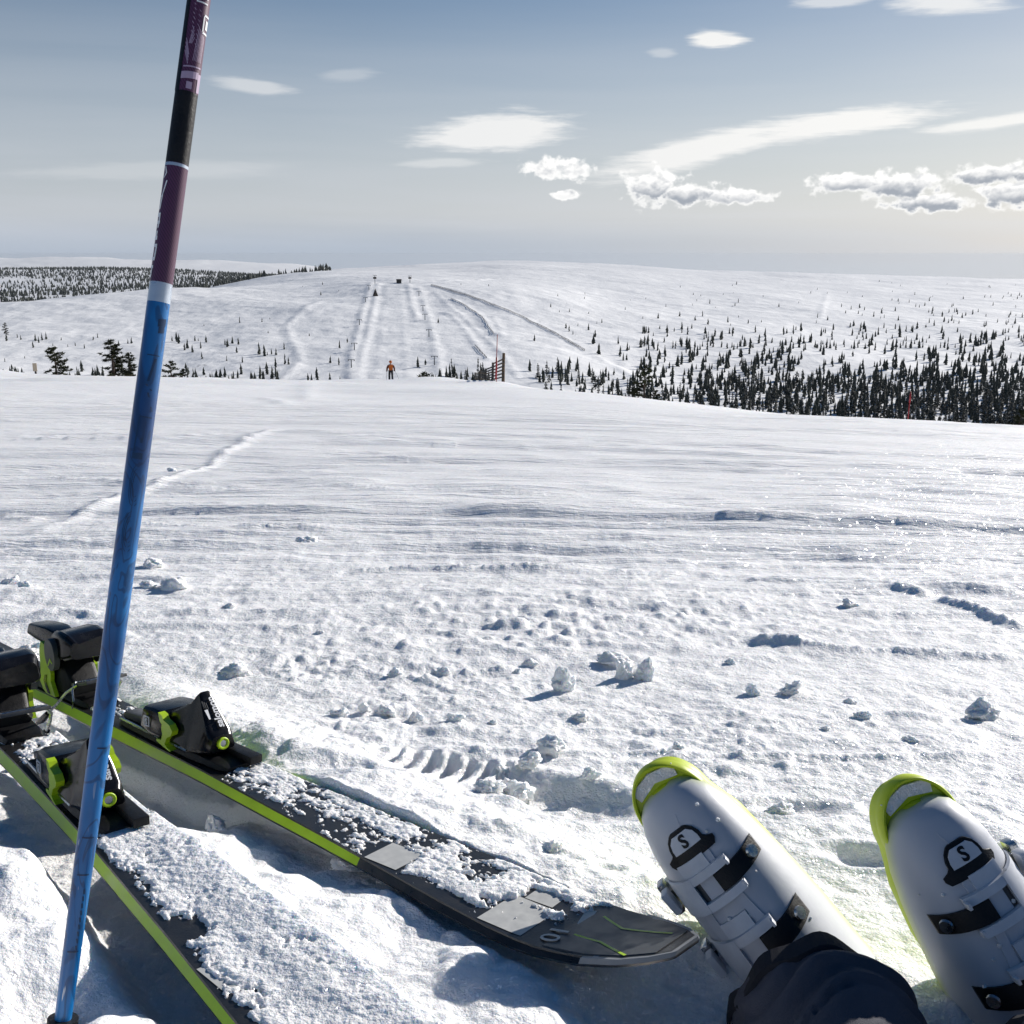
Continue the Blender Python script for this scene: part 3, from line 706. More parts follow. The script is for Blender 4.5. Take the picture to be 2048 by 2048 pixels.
TREES = []   # (px, py of base, height px, zone)
L7 = [(1448,500,40),(1583,495,28),(1630,478,12),(1232,518,14),(1620,562,20),(1868,580,20),(1040,610,35),(1068,615,60),(1082,625,60),(1178,610,35),(1198,610,25),(1246,618,45),(1115,665,45),(1133,655,60),(1163,678,50),(1213,655,45),
 (1360,635,40),(1375,645,50),(1405,625,45),(1440,632,45),(1430,680,40),(1565,690,75),(1597,700,70),(1615,695,25),(1640,690,40),(1668,695,45),(1717,660,45),(1220,718,45),(1370,730,35),(1465,740,40),(1665,768,65),(1722,750,65),(1742,752,50),
 (590,590,28),(563,605,25),(105,590,25),(126,602,30),(215,610,45),(255,605,45),(280,600,45),(200,650,40),(235,620,40),(370,605,20),(410,645,20),(455,640,25),(510,655,30),(718,640,35),(773,625,30),(795,625,40),(40,610,45),(30,735,25),(150,715,20),(62,810,50),(112,810,40),(135,810,40),(1125,800,60),(320,640,20),(565,600,20)]
for x, y, h in L7: TREES.append((x/3.02, 480+y/3.02, h/3.02, 'open'))
C5 = [(60,552,20),(256,632,55),(305,595,35),(197,728,55),(251,742,55),(760,755,75),(808,740,45),(890,470,40),(1510,585,45),(1480,780,80),(1660,298,22),(1615,368,28),(1735,398,25),(1713,505,40),(1733,525,45),(1758,545,30),(1790,490,22),(1858,515,45),
 (1860,410,18),(1670,400,18),(1718,345,8),(1835,285,15),(1832,315,18),(1890,605,75),(1900,560,50),(1920,660,20),(145,225,25),(135,290,25),(250,265,12),(18,240,12),(1037,225,15),(1215,232,15)]
for x, y, h in C5: TREES.append((600+x/3.22, 500+y/3.22, h/3.22, 'open'))
R6 = [(622,203,16),(425,250,12),(300,305,16),(467,348,28),(582,375,30),(675,380,20),(815,305,18),(960,243,12),(1035,245,10),(1182,310,22),(1205,320,18),(1100,305,18),(985,378,15),(1140,398,25),(1155,392,30),(1188,402,30),(905,288,10),(500,290,24),(630,285,20),(615,300,16),(195,358,14),(115,318,16),(735,375,14),(595,390,14),(1358,280,16),(1330,275,12),(1408,285,16),(1500,278,18),
 (1610,300,14),(1655,268,14),(1780,262,14),(1240,455,30),(1213,450,28),(980,490,35),(935,500,40),(865,520,60),(832,520,50),(845,480,35),(820,485,30)]
for x, y, h in R6: TREES.append((1200+x/2.278, 480+y/2.278, h/2.278, 'open'))
def rrow(n, x0, x1, y0, y1, h0, h1, zone):
    for _ in range(n): TREES.append((rnd.uniform(x0, x1), rnd.uniform(y0, y1), rnd.uniform(h0, h1), zone))
rrow(46, 375, 560, 748, 775, 15, 27, 'brow'); rrow(20, 135, 285, 742, 772, 16, 30, 'brow'); rrow(14, 0, 60, 738, 765, 10, 18, 'brow'); rrow(8, 615, 685, 752, 772, 16, 22, 'brow')
rrow(34, 845, 990, 752, 785, 20, 32, 'fence'); rrow(5, 900, 970, 745, 760, 26, 32, 'fence')
for _ in range(80):
    x = rnd.uniform(1075, 1270); y = rnd.uniform(735+abs(x-1150)*.25, 805); TREES.append((x, y, rnd.uniform(18, 34), 'clump'))
def dens6(x, y):
    """how thickly the wood stands, in the coordinates of the right-hand view"""
    edge = 720+x*.083
    if y > edge+30: return 0
    t = x/1932
    if y < 200: return .012*t
    if y < 330: return .02+.16*t**3
    if y < 400: return .04+.42*t**3
    d = .18+.30*(y-400)/100 if y < 500 else .48+.5*min(1, (y-500)/160)
    if 440 < y < 475 and x > 1600: return 1.6
    if x < 150: d *= .45
    if x < 480 and y > 520: d *= .6*(.4+x/480)
    cl = abs((x-900)-(y-520)*.9) < 38 and 520 < y < 600 or abs(x-1000+(y-560)*1.2) < 35 and 560 < y < 650
    if cl: d *= .08
    if 960 < x < 1420 and 500 < y < 575: d *= .3
    if 1400 < x < 1700 and 540 < y < 600: d *= .55
    return d
k = 0; tries = 0
while k < 1900 and tries < 90000:
    tries += 1; x, y = rnd.uniform(-20, 1960), rnd.uniform(165, 900)
    dd = dens6(x, y)*(.15+2.2*max(0, mnoise.noise(Vector((x*.011, y*.028, 3)))+.9*mnoise.noise(Vector((x*.03, y*.07, 9)))+.25) if y < 640 else .5+1.1*(mnoise.noise(Vector((x*.02, y*.05, 3)))*.5+.5))
    if rnd.random() > dd: continue
    h = np.interp(y, [165, 300, 420, 560, 700, 880], [8, 15, 34, 48, 62, 80])*rnd.uniform(.45, 1.2)
    TREES.append((1200+x/2.278, 480+y/2.278, h/2.278, 'wood' if y > 400 else 'open')); k += 1
TLAB = {'open': ('slim dark spruce standing apart on the open snow of the fell', 'spruces scattered on the open fell'),
        'brow': ('small dark spruce in the thin belt behind the brow near the pines', 'spruces in the belt behind the brow'),
        'fence': ('dark spruce in the row behind the wooden snow fence', 'spruces behind the snow fence'),
        'clump': ('dark spruce in the close clump between the snow fence and lone pine', 'spruces in the clump by the lone pine'),
        'wood': ('dark spruce in the dense wood low on the valley flank', 'spruces of the dense valley wood'),
        'fringe': ('dark spruce on the upper fringe of the valley wood', 'spruces on the upper fringe of the wood')}
PL = []
for px, py, h, zone in TREES:
    p = far_pick(px, py)
    if p is None or p.y > 4000: continue
    if zone == 'wood' and p.y > 700: zone = 'fringe'
    PL.append((h, p, min(max(h/FPX*p.length*1.03, 1.2), 14), zone))
PL.sort(key=lambda t: -t[0])
for h, p, H, zone in PL[:290]:
    add_tree('spruce_tree', SPR[rnd.randrange(len(SPR))], p-Vector((0, 0, .2)), H, rnd.uniform(.75, 1.3), *TLAB[zone])
# the rest of the wood, and the forest far across the plain, read as one mass
def forest(name, items, rings, lab):
    V = []; F = []
    for p, H, w in items:
        ph = rnd.uniform(0, 6.28)
        for (z0, z1, r0) in rings:
            n = 6; o = len(V)
            for i in range(n):
                a = ph+6.283*i/n; q = r0*w*rnd.uniform(.4, 1.4); V.append((p.x+math.cos(a)*q*H, p.y+math.sin(a)*q*H, p.z+H*(z0+rnd.uniform(-.04, .04))))
            V.append((p.x+rnd.uniform(-.02, .02)*H, p.y, p.z+z1*H))
            for i in range(n): F.append((o+i, o+(i+1) % n, o+n))
            ph += .6
    me = np_mesh(name, np.array(V), None, np.array(F), M['needle'], smooth=False)
    put_props(link(name, me), lab, 'forest', kind='stuff')
forest('spruce_wood', [(p-Vector((0, 0, .3)), H, rnd.uniform(.8, 1.3)) for h, p, H, z in PL[290:]], ((.0, .42, .13), (.14, .58, .14), (.3, .72, .12), (.48, .86, .10), (.62, 1.0, .07)), 'dark spruces massed in the wood beyond those that can be told apart')
far_items = []
tries = 0
while len(far_items) < 7500 and tries < 60000:
    tries += 1
    y = rnd.uniform(1900, 6300)**1.0; u = rnd.uniform(-.60, -.165); x = u*y
    bandn = vn(np.array([x/500]), np.array([y/420]), 301)[0]
    pxx = 1024+u*FPX*CP
    dd = .45+.55*bandn+(.5 if 4300 < y < 5700 else 0)-(.6 if y > 5900 else 0)+(.35 if 2900 < y < 3500 else 0)
    if y < 2600: dd -= .25*(2600-y)/300*(.3 if pxx < 100 else 1)
    if rnd.random() < dd: far_items.append((Vector((x, y, far_z0(x, y)-.5)), rnd.uniform(8, 15), rnd.uniform(1.2, 2.1)))
forest('distant_forest', far_items, ((.0, .7, .15), (.35, 1.0, .11)), 'dark conifer forest spread over the plain below the far white fells')

# ------------------------------------------------------------------ lift pylons, huts and snow fences across the valley
def pylon(px, py, hpx, label, group, big=False):
    p = far_pick(px, py)
    if p is None: return
    H = hpx/FPX*p.length; root = empty('lift_pylon', Matrix.Translation(p), label=label, cat='lift pylon', group=group)
    bm = bmesh.new(); tube(bm, [(0, 0, -1), (0, 0, H)], [.32, .22], 8); link('mast', bm_mesh('mast', bm, M['metal_grey']), root)
    bm = bmesh.new(); box(bm, -1.7, 1.7, -.14, .14, H-.35, H-.05, .03); link('crossarm', bm_mesh('crossarm', bm, M['metal_grey']), root)
    for s_ in (-1, 1):
        bm = bmesh.new(); box(bm, s_*1.5-.12, s_*1.5+.12, -.9, .9, H-.75, H-.38, .04); link('sheave_battery', bm_mesh('sheave_battery', bm, M['wood_dark']), root)
    if big:
        bm = bmesh.new(); box(bm, -1.4, 1.4, -1.5, 1.5, H*.55, H*.78, .08); link('drive_housing', bm_mesh('drive_housing', bm, M['wood_dark']), root)
for px, py, h in ((738, 580, 9), (731, 604, 9), (719, 650, 11), (709, 700, 14), (703, 735, 16)):
    pylon(px, py, h, 'grey lift pylon on the snow bank beside the hut', 'pylons beside the hut')
for px, py, h in ((838, 592, 10), (846, 622, 11), (850, 640, 12), (858, 674, 15), (869, 730, 18)):
    pylon(px, py, h, 'grey lift pylon along the middle track down the piste', 'pylons along the middle track')
pylon(750, 567, 16, 'dark lift top station mast above the triangular hut', 'top station masts', True)
pylon(820, 565, 13, 'dark lift top station mast where the middle track ends', 'top station masts', True)
p = far_pick(751, 592); root = empty('ski_hut', Matrix.Translation(p), label='small dark triangular hut below the lift top station', cat='hut')
bm = bmesh.new(); prism(bm, [(-2.2, 0), (2.2, 0), (0, 6.0)], -1.5, 1.5, Matrix.Rotation(math.pi/2, 4, 'X')); link('roof', bm_mesh('roof', bm, M['wood_dark']), root)
bm = bmesh.new(); box(bm, -.5, .5, -1.62, -1.5, 0, 2.0); link('door', bm_mesh('door', bm, M['wood']), root)
p = far_pick(798, 566); root = empty('lift_hut', Matrix.Translation(p), label='tiny dark hut at the head of the piste between the masts', cat='hut')
bm = bmesh.new(); box(bm, -2.2, 2.2, -1.6, 1.6, -.5, 2.4); link('wall', bm_mesh('wall', bm, M['wood_dark']), root)
bm = bmesh.new(); prism(bm, [(-1.9, 2.4), (1.9, 2.4), (0, 3.6)], -2.5, 2.5, Matrix.Rotation(math.pi/2, 4, 'Z') @ Matrix.Rotation(math.pi/2, 4, 'X')); link('roof', bm_mesh('roof', bm, M['wood_dark']), root)

def far_fence(pts, label, H=1.3, step=9.0):
    q = [far_pick(*p) for p in pts]; q = [p for p in q if p]; P = []
    for a, c2 in zip(q, q[1:]):
        n = max(2, int((c2-a).length/step))
        for i in range(n):
            r = a.lerp(c2, i/n); P.append(Vector((r.x, r.y, far_z0(r.x, r.y))))
    root = empty('snow_fence', Matrix.Translation(P[0]), label=label, cat='snow fence', group='long snow fences beside the pistes')
    bm = bmesh.new(); box(bm, -.08, .08, -.08, .08, -.6, H+.25); pm = bm_mesh('post', bm, M['wood_dark'])
    for r in P: link('post', pm, root, Matrix.Translation(r-P[0]))
    for k in range(3):
        bm = bmesh.new(); z = .25+k*(H-.3)/2
        for a, c2 in zip(P, P[1:]):
            vs = [bm.verts.new(v-P[0]+Vector((0, dy_, z+dz_))) for v, dy_, dz_ in ((a, -.1, 0), (c2, -.1, 0), (c2, -.1, .22), (a, -.1, .22), (a, -.14, 0), (c2, -.14, 0), (c2, -.14, .22), (a, -.14, .22))]
            for f in ((0, 1, 2, 3), (7, 6, 5, 4), (3, 2, 6, 7), (0, 4, 5, 1)): bm.faces.new([vs[i] for i in f])
        link('rail', bm_mesh('rail', bm, M['wood_dark']), root)
far_fence([(862, 571), (910, 585), (960, 600), (1000, 615), (1040, 632), (1075, 650), (1110, 667), (1145, 688), (1182, 708)], 'longest dark snow fence running down the slope to the clump of spruces')
far_fence([(902, 598), (930, 611), (950, 624), (965, 635), (975, 650), (990, 674)], 'short bent snow fence between the longest one and the piste')
far_fence([(950, 692), (965, 708), (978, 725)], 'shortest snow fence, low on the piste above the wooden fence', 1.2)

# ------------------------------------------------------------------ wooden fence and red poles on the brow
def gp(px, y, py=775):
    d = pix_dir(px, py); x = y*d.x/d.y
    return Vector((x, y, ground_z(x, y)))
def seen_h(y, p, top_py):
    d = pix_dir(1024, top_py); return ZC+y*d.z/d.y-p.z
posts = [(1006, 60.0, 706, .085, 'wood'), (985, 64.0, 725, .075, 'wood_dark'), (971, 68.0, 737, .07, 'wood_dark'), (960, 72.0, 741, .07, 'wood'), (950, 76.0, 745, .06, 'wood_dark')]
FP = [gp(px, y) for px, y, *_ in posts]
root = empty('wooden_fence', Matrix.Translation(FP[0]), label='weathered wooden snow fence of posts and slats by the red marker pole', cat='fence')
HS = []
for (px, y, top, r, mm), p in zip(posts, FP):
    h = seen_h(y, p, top); HS.append(h); bm = bmesh.new(); ln = .03*h
    tube(bm, [(0, 0, -.5), (ln*.5, 0, h*.5), (ln, 0, h)], [r*1.1, r, r*.92], 8)
    link('post', bm_mesh('post', bm, M[mm], autosmooth=.7), root, Matrix.Translation(p-FP[0]))
for i in range(len(FP)-1):
    for k in range(6):
        fa = .80-.125*k; fb = .93-.15*k
        a = FP[i]-FP[0]+Vector((.03*HS[i]*fa, -.09, HS[i]*fa)); c2 = FP[i+1]-FP[0]+Vector((0, -.09, HS[i+1]*fb))
        dd = (c2-a).normalized(); a = a-dd*.30; c2 = c2+dd*.12
        bm = bmesh.new(); m_ = frame(a, dd, (0, 0, 1)); L = (c2-a).length
        box(bm, 0, L, -.02, .02, -.04, .04, .006, m_); link('slat', bm_mesh('slat', bm, M['wood_dark'] if (k+i) % 3 else M['wood']), root)
p = gp(993, 58.6, 782); root = empty('marker_pole', Matrix.Translation(p), label='tall thin red marker pole standing at the wooden fence', cat='marker pole')
h = seen_h(58.6, p, 669); h2 = seen_h(58.6, p, 715)
bm = bmesh.new(); tube(bm, [(-.02, 0, -.4), (.01, 0, h*.5), (.06, 0, h)], .022, 8); link('cane', bm_mesh('cane', bm, M['red'], True), root)
bm = bmesh.new(); tube(bm, [(-.03, 0, .12), (.0, 0, h2*.6), (.01, 0, h2)], [.055, .05, .048], 10); link('sleeve', bm_mesh('sleeve', bm, M['red'], True), root)
for px, top, r, nm, lab, mm in ((1816, 783, .035, 'marker_pole', 'red marker pole standing alone in front of the dense wood', 'red'), (1829, 812, .02, 'marker_cane', 'thin grey cane next to the lone red pole before the wood', 'metal_grey')):
    p = gp(px, 62, 840); root = empty(nm, Matrix.Translation(p), label=lab, cat='marker pole'); h = seen_h(62, p, top)
    bm = bmesh.new(); tube(bm, [(0, 0, -.5), (0, 0, h*.5), (.02, 0, h)], r, 8); link('cane', bm_mesh('cane', bm, M[mm], True), root)
    bm = bmesh.new(); tube(bm, [(.012, 0, h*.72), (.02, 0, h*.96)], r*1.5, 8); link('reflector_band', bm_mesh('reflector_band', bm, M[mm], True), root)
p = gp(72, 80, 750); root = empty('trail_sign', Matrix.Translation(p), label='small pale wooden sign board in the drift beside the bushy pine', cat='sign')
bm = bmesh.new(); box(bm, -.06, .06, -.05, .05, -.5, .75, .01); link('post', bm_mesh('post', bm, M['wood_dark']), root)
bm = bmesh.new(); box(bm, -.16, .16, -.075, -.052, .2, .8, .008); link('board', bm_mesh('board', bm, mat('pale_board', (.55, .45, .33), .8, var=.15)), root)

# ------------------------------------------------------------------ loose lumps of snow
def lump_mesh(seed, w, h, d):
    bm = bmesh.new(); bmesh.ops.create_icosphere(bm, subdivisions=4, radius=1)
    o = Vector((seed*3.1, seed*1.7, 0))
    for v in bm.verts:
        n = mnoise.fractal(v.co*1.2+o, .7, 2.1, 5); q = v.co*(1+.55*n); q.x += .25*q.y*math.sin(seed); q.z *= 1+.3*math.sin(seed*2+q.x*2)
        q += Vector((mnoise.noise(v.co*3+o), mnoise.noise(v.co*3-o), mnoise.noise(v.co*3+o*2)))*.16+Vector((mnoise.noise(v.co*8+o), mnoise.noise(v.co*8-o), mnoise.noise(v.co*8+o*2)))*.06
        v.co = Vector((q.x*w/2, q.y*d/2, max(q.z, -.75)*h*.55))
    return bm_mesh('snow_lump', bm, M['snow'], True)
LUMP_LAB = {0: 'upright cone shaped lump of snow between the boots and the tracks', 1: 'rounded lump of snow leaning against the pointed one', 2: 'pointed lump of snow, tallest of the leaning pair', 3: 'flat broken slab of snow behind the leaning pair of lumps',
            4: 'small stubby lump of snow beside the flat scoop shaped one', 5: 'scoop shaped lump of snow beside the small stubby one', 6: 'long broken lump of snow lying beyond the boot with the covered cuff', 7: 'lone snowball on the smooth part of the slope', 10: 'peaked lump of snow on the thin ridge beyond the boots', 11: 'small lump of snow just past the toe of the boot'}
for i, (px, py, w, h) in enumerate(CHUNKS):
    p = pick(px, py); s_ = (p-Vector((0, 0, ZC))).length/FPX
    z = ground_z(p.x, p.y); ww = w*s_; hh = h*s_*.92
    o = link('snow_lump', lump_mesh(i+1, ww, hh, ww*rnd.uniform(.6, .95)), None, Matrix.Translation((p.x, p.y, z+hh*.22)) @ Matrix.Rotation(rnd.uniform(-.5, .5), 4, 'Z'))
    if i in LUMP_LAB: put_props(o, LUMP_LAB[i], 'snow lump')
    elif py > 1500: put_props(o, 'fist sized lump of snow in the trodden snow near the skis', 'snow lump', 'lumps in the trodden snow by the skis')
    elif py > 1320: put_props(o, 'small loose lump of snow on the crumbly patch beyond the skis', 'snow lump', 'lumps on the crumbly patch')
    else: put_props(o, 'loose lump of snow lying among the ski marks farther out', 'snow lump', 'lumps among the ski marks')
# ------------------------------------------------------------------ skis with bindings
def sx_(x): return x if x < .42 else .42+(x-.42)/1.20   # the front of the ski, drawn out
XS = [x if x < .42 else .42+(x-.42)*1.20 for x in [-.80, -.79, -.76, -.70, -.5, -.25, 0, .2, .42, .56, .66, .72, .77, .81, .84, .86, .873, .88]]
def ski_w(x): return float(np.interp(sx_(x), [-.80, -.79, -.76, -.70, -.5, -.25, 0, .25, .5, .66, .72, .77, .81, .84, .86, .873, .88], [.030, .042, .049, .051, .0455, .0395, .037, .0395, .049, .0585, .0605, .059, .054, .045, .034, .022, .008]))
def ski_z(x): return (.036*max(0, (x-.80)/.172)**1.8 + .012*max(0, (-x-.70)/.1)**2)
def ski_t(x): return float(np.interp(sx_(x), [-.8, -.5, 0, .5, .75, .88], [.008, .012, .017, .012, .0075, .006]))
def ski_layer(x0, x1, zt, zb, wt, wb, m_, name, parent, thick_rel=True):
    """band of the ski between two depths below the deck"""
    xs = sorted({x for x in XS if x0 <= x <= x1} | set(np.linspace(x0, x1, max(3, int((x1-x0)/.03)))))
    bm = bmesh.new(); rings = []
    for x in xs:
        w, z, t = ski_w(x), ski_z(x), ski_t(x)
        a, c2 = z+zt(t), z+zb(t); w1, w2 = max(w+wt, .002), max(w+wb, .002)
        rings.append([(x, -w2, c2), (x, w2, c2), (x, w1, a), (x, -w1, a)])
    loft(bm, rings); return link(name, bm_mesh(name, bm, m_, autosmooth=.5), parent)
def ribbon(pts, hw, m_, name, parent, lift=.0007):
    bm = bmesh.new(); P = []
    for (xa, ya), (xb, yb) in zip(pts, pts[1:]):
        n = 8
        for i in range(n): P.append((xa+(xb-xa)*i/n, ya+(yb-ya)*i/n))
    P.append(pts[-1]); prev = None
    for i, (x, y) in enumerate(P):
        a, c2 = P[max(i-1, 0)], P[min(i+1, len(P)-1)]; tx, ty = c2[0]-a[0], c2[1]-a[1]; L = math.hypot(tx, ty); nx, ny = -ty/L*hw, tx/L*hw
        q = [bm.verts.new((x+s_*nx, y+s_*ny, ski_z(x+s_*nx)+lift)) for s_ in (-1, 1)]
        if prev: bm.faces.new((prev[0], q[0], q[1], prev[1]))
        prev = q
    return link(name, bm_mesh(name, bm, m_), parent)
def text_on(txt, size, o, xa, za, m_, parent, name='lettering', shear=0.0, offs=0.0, proj=None):
    me = text_mesh(txt, m_, size, .0003, shear, offs)
    if proj is not None:
        for v in me.vertices: v.co = proj(v.co)
        return link(name, me, parent)
    return link(name, me, parent, frame(Vector(o), xa, za))
def ell_prism(bm, cx, cz, rx, rz, y0, y1, rot=0, n=24):
    pts = []
    for k in range(n):
        a = 2*math.pi*k/n; x, z = rx*math.cos(a), rz*math.sin(a)
        pts.append((cx+x*math.cos(rot)-z*math.sin(rot), cz+x*math.sin(rot)+z*math.cos(rot)))
    poly_y(bm, pts, y0, y1)
def poly_y(bm, pts, y0, y1):
    a = [bm.verts.new((x, y0, z)) for x, z in pts]; c2 = [bm.verts.new((x, y1, z)) for x, z in pts]; n = len(a)
    for i in range(n): bm.faces.new((a[i], a[(i+1) % n], c2[(i+1) % n], c2[i]))
    bm.faces.new(a); bm.faces.new(list(reversed(c2)))
def part(name, bm, m_, parent, auto=.6): return link(name, bm_mesh(name, bm, m_, autosmooth=auto), parent)

def make_ski(mw, label, lime_to=.585):
    root = empty('ski', mw, label=label, cat='ski', group='pair of skis')
    ski_layer(-.80, .966, lambda t: -t+.0026, lambda t: -t, .0004, -.0006, M['edge_steel'], 'steel_edge', root)
    ski_layer(-.80, lime_to, lambda t: -.0012, lambda t: -t+.0026, -.0052, .0, M['lime_edge'], 'sidewall', root)
    ski_layer(lime_to, .890, lambda t: -.0012, lambda t: -t+.0026, -.0045, .0, M['topsheet'], 'sidewall', root)
    ski_layer(.890, .966, lambda t: .0004, lambda t: -t+.0026, -.002, .0003, M['tip_rim'], 'tip_rim', root)
    top = ski_layer(-.798, .962, lambda t: 0.0006, lambda t: -.0012, -.0058, -.0050, M['topsheet'], 'top_sheet', root)
    ski_layer(.845, .950, lambda t: .0014, lambda t: .0003, -.009, -.008, M['tip_grey'], 'tip_panel', root)
    # printing on the deck
    for x0, x1, ya, yb in ((.588, .634, -.046, -.002), (.762, .814, -.052, .006), (.770, .802, .008, .036), (.838, .848, .0, .03)):
        ribbon([(x0, (ya+yb)/2), (x1, (ya+yb)/2+.004)], (yb-ya)/2, M['grey_print'], 'printed_block', top, .0012)
    ribbon([(.856, .026), (.888, .012), (.940, .016)], .0014, M['lime'], 'printed_line', top, .0019)
    ribbon([(.856, -.018), (.888, -.020), (.927, -.036)], .0014, M['lime'], 'printed_line', top, .0019)
    text_on('10', .030, (.840, -.028, ski_z(.840)+.0022), (.1, -1, 0), (-.2, 0, 1), M['grey_print'], top)
    # ---- toe binding
    bm = bmesh.new(); rings = []
    for (x, w, z0, z1, wt, r) in ((.128, .058, .016, .056, .050, .006), (.150, .068, .014, .066, .048, .008), (.172, .068, .013, .078, .040, .009), (.188, .066, .012, .087, .032, .008), (.196, .064, .012, .098, .022, .005), (.200, .063, .012, .1015, .018, .004),
                                  (.205, .061, .012, .096, .022, .006), (.224, .055, .013, .070, .034, .008), (.240, .047, .015, .049, .040, .008), (.247, .040, .018, .043, .034, .008)):
        rings.append(rrect(w, z0, z1, r, 4, 0, wt, x))
    loft(bm, rings); tb = part('toe_binding', bm, M['black'], root, .45); tb.matrix_local = Matrix.Translation((.034, 0, 0)) @ Matrix.Diagonal((.86, .92, .86, 1))
    bm = bmesh.new(); loft(bm, [rrect(w, z0, z1, .010, 4, 0, w*.92, x) for x, w, z0, z1 in ((.070, .070, .022, .050), (.078, .078, .018, .059), (.105, .080, .016, .062), (.132, .078, .016, .062), (.142, .070, .018, .056))]); part('wing', bm, M['black'], tb, .5)
    for s_ in (-1, 1):
        bm = bmesh.new(); y0 = s_*.0300
        pts = [(.136, .063), (.146, .061), (.152, .054), (.168, .050), (.176, .042), (.172, .034), (.160, .028), (.152, .016), (.158, .012), (.170, .009), (.166, .0075), (.140, .012), (.128, .015), (.128, .0185), (.142, .020), (.146, .030), (.144, .040), (.146, .046), (.140, .050)]
        poly_y(bm, pts, y0, s_*.0405); part('accent_panel', bm, M['lime'], tb, .3)
        fr = bmesh.new(); yy = s_*.0405; cx, cz, q = .098, .040, .0082
        for (a, c2, d_, e) in ((-q, q, q-.0016, q), (-q, q, -q, -q+.0016), (-q, -q+.0016, -q, q), (q-.0016, q, -q, q)): box(fr, cx+a, cx+c2, min(yy-s_*.001, yy), max(yy-s_*.001, yy), cz+d_, cz+e)
        part('emblem_frame', fr, M['white_print'], tb); text_on('S', .014, (cx, yy, cz), (-s_*-1 if s_ < 0 else -1, 0, 0), (0, s_, 0), M['white_print'], tb, 'emblem')
    # adjuster ring on the nose
    nose = frame(Vector((.2475, 0, .0305)), (0, 1, 0), (1, 0, .12))
    bm = bmesh.new(); N = 28; prof = ((.0052, 0), (.0052, .0028), (.0062, .0034), (.0082, .0034), (.0092, .0026), (.0094, -.002))
    vs = [[bm.verts.new(nose @ Vector((r*math.cos(2*math.pi*k/N), r*math.sin(2*math.pi*k/N), z))) for k in range(N)] for r, z in prof]
    for a, c2 in zip(vs, vs[1:]):
        for k in range(N): bm.faces.new((a[k], a[(k+1) % N], c2[(k+1) % N], c2[k]))
    part('adjuster_ring', bm, M['lime'], tb)
    bm = bmesh.new(); bmesh.ops.create_cone(bm, cap_ends=True, segments=20, radius1=.0050, radius2=.0050, depth=.004, matrix=nose @ Matrix.Translation((0, 0, -.0005))); part('adjuster_screw', bm, M['steel'], tb)
    sx, sz = Vector((-.037, 0, .048)).normalized(), Vector((.048, 0, .037))
    text_on('salomon', .0150, (.2255, .0030, .0738), sx, sz, M['white_print'], tb, shear=.12, offs=.0004)
    bm = bmesh.new(); mm = frame(Vector((.2235, -.009, .0740)), sx, sz); prism(bm, [(-.010, -.0012), (-.010, .0012), (.006, .0030), (.006, -.0022)], .0, .0006, mm); part('printed_wedge', bm, M['white_print'], tb)
    for k in range(5):
        bm = bmesh.new(); mm = frame(Vector((.216, -.0095-.0022*(k % 2), .0835+.001*k)), sx, sz); box(bm, -.006, .005, -.0004+.0016*k-.004, .0004+.0016*k-.004, 0, .0006, 0, mm); part('printed_hatch', bm, M['dark_grey'], tb)
    bm = bmesh.new(); loft(bm, [rrect(w, .0012, h, .002, 3, 0, w*.9, x) for x, w, h in ((-.02, .054, .010), (.04, .058, .013), (.20, .060, .013), (.275, .050, .010), (.29, .040, .007))]); part('mounting_plate', bm, M['black_matt'], tb)
    bm = bmesh.new(); box(bm, .22, .305, .010, .030, .0075, .020, .002); part('track_end', bm, M['black_matt'], tb)
    bm = bmesh.new(); loft(bm, [rrect(w, z0, z1, .003, 3, 0, None, x) for x, w, z0, z1 in ((-.03, .028, .006, .018), (.03, .034, .010, .026), (.072, .044, .012, .034), (.085, .040, .014, .034))]); part('boot_rest', bm, M['dark_grey'], tb)
    for s_ in (-1, 1):
        bm = bmesh.new(); tube(bm, [(-.01, s_*.029, .0155), (.06, s_*.031, .016), (.20, s_*.031, .0152)], .0022, 6); part('rail', bm, M['steel'], tb)
    # ---- heel binding, lever open
    bm = bmesh.new(); loft(bm, [rrect(w, .0012, h, .002, 3, 0, w*.9, x) for x, w, h in ((-.40, .050, .008), (-.36, .060, .013), (-.14, .060, .013), (-.12, .052, .009))])
    hb0 = bm
    loft(bm, [rrect(w, z0, z1, .008, 4, 0, wt, x) for x, w, z0, z1, wt in ((-.305, .050, .013, .040, .042), (-.290, .062, .012, .062, .050), (-.262, .066, .012, .088, .056), (-.235, .066, .012, .094, .058), (-.210, .064, .012, .078, .054), (-.185, .060, .012, .046, .050), (-.172, .050, .012, .030, .044))])
    hb = part('heel_binding', bm, M['black_matt'], root, .5); hb.matrix_local = Matrix.Translation((.030, 0, 0)) @ Matrix.Diagonal((.92, .95, .80, 1))
    bm = bmesh.new(); rings = []
    for x, w, z0, z1 in ((-.248, .050, .088, .112), (-.240, .068, .082, .126), (-.222, .078, .078, .133), (-.200, .080, .076, .135), (-.180, .078, .078, .132), (-.166, .066, .084, .122)):
        ring = rrect(w, z0, z1, .012, 5, .004, w*.92, x)
        ring = [(a, y, z-(.010*math.exp(-((y+.010)/.010)**2) if z > .11 else 0)) for a, y, z in ring]; rings.append(ring)
    loft(bm, rings); part('heel_cup', bm, M['black'], hb, .5)
    bm = bmesh.new(); loft(bm, [rrect(w, z0, z1, .006, 4, -.006, w*.9, x) for x, w, z0, z1 in ((-.340, .034, .104, .114), (-.334, .042, .099, .122), (-.300, .046, .096, .126), (-.262, .046, .094, .128), (-.240, .040, .094, .124))]); part('heel_lever', bm, M['black'], hb, .5)
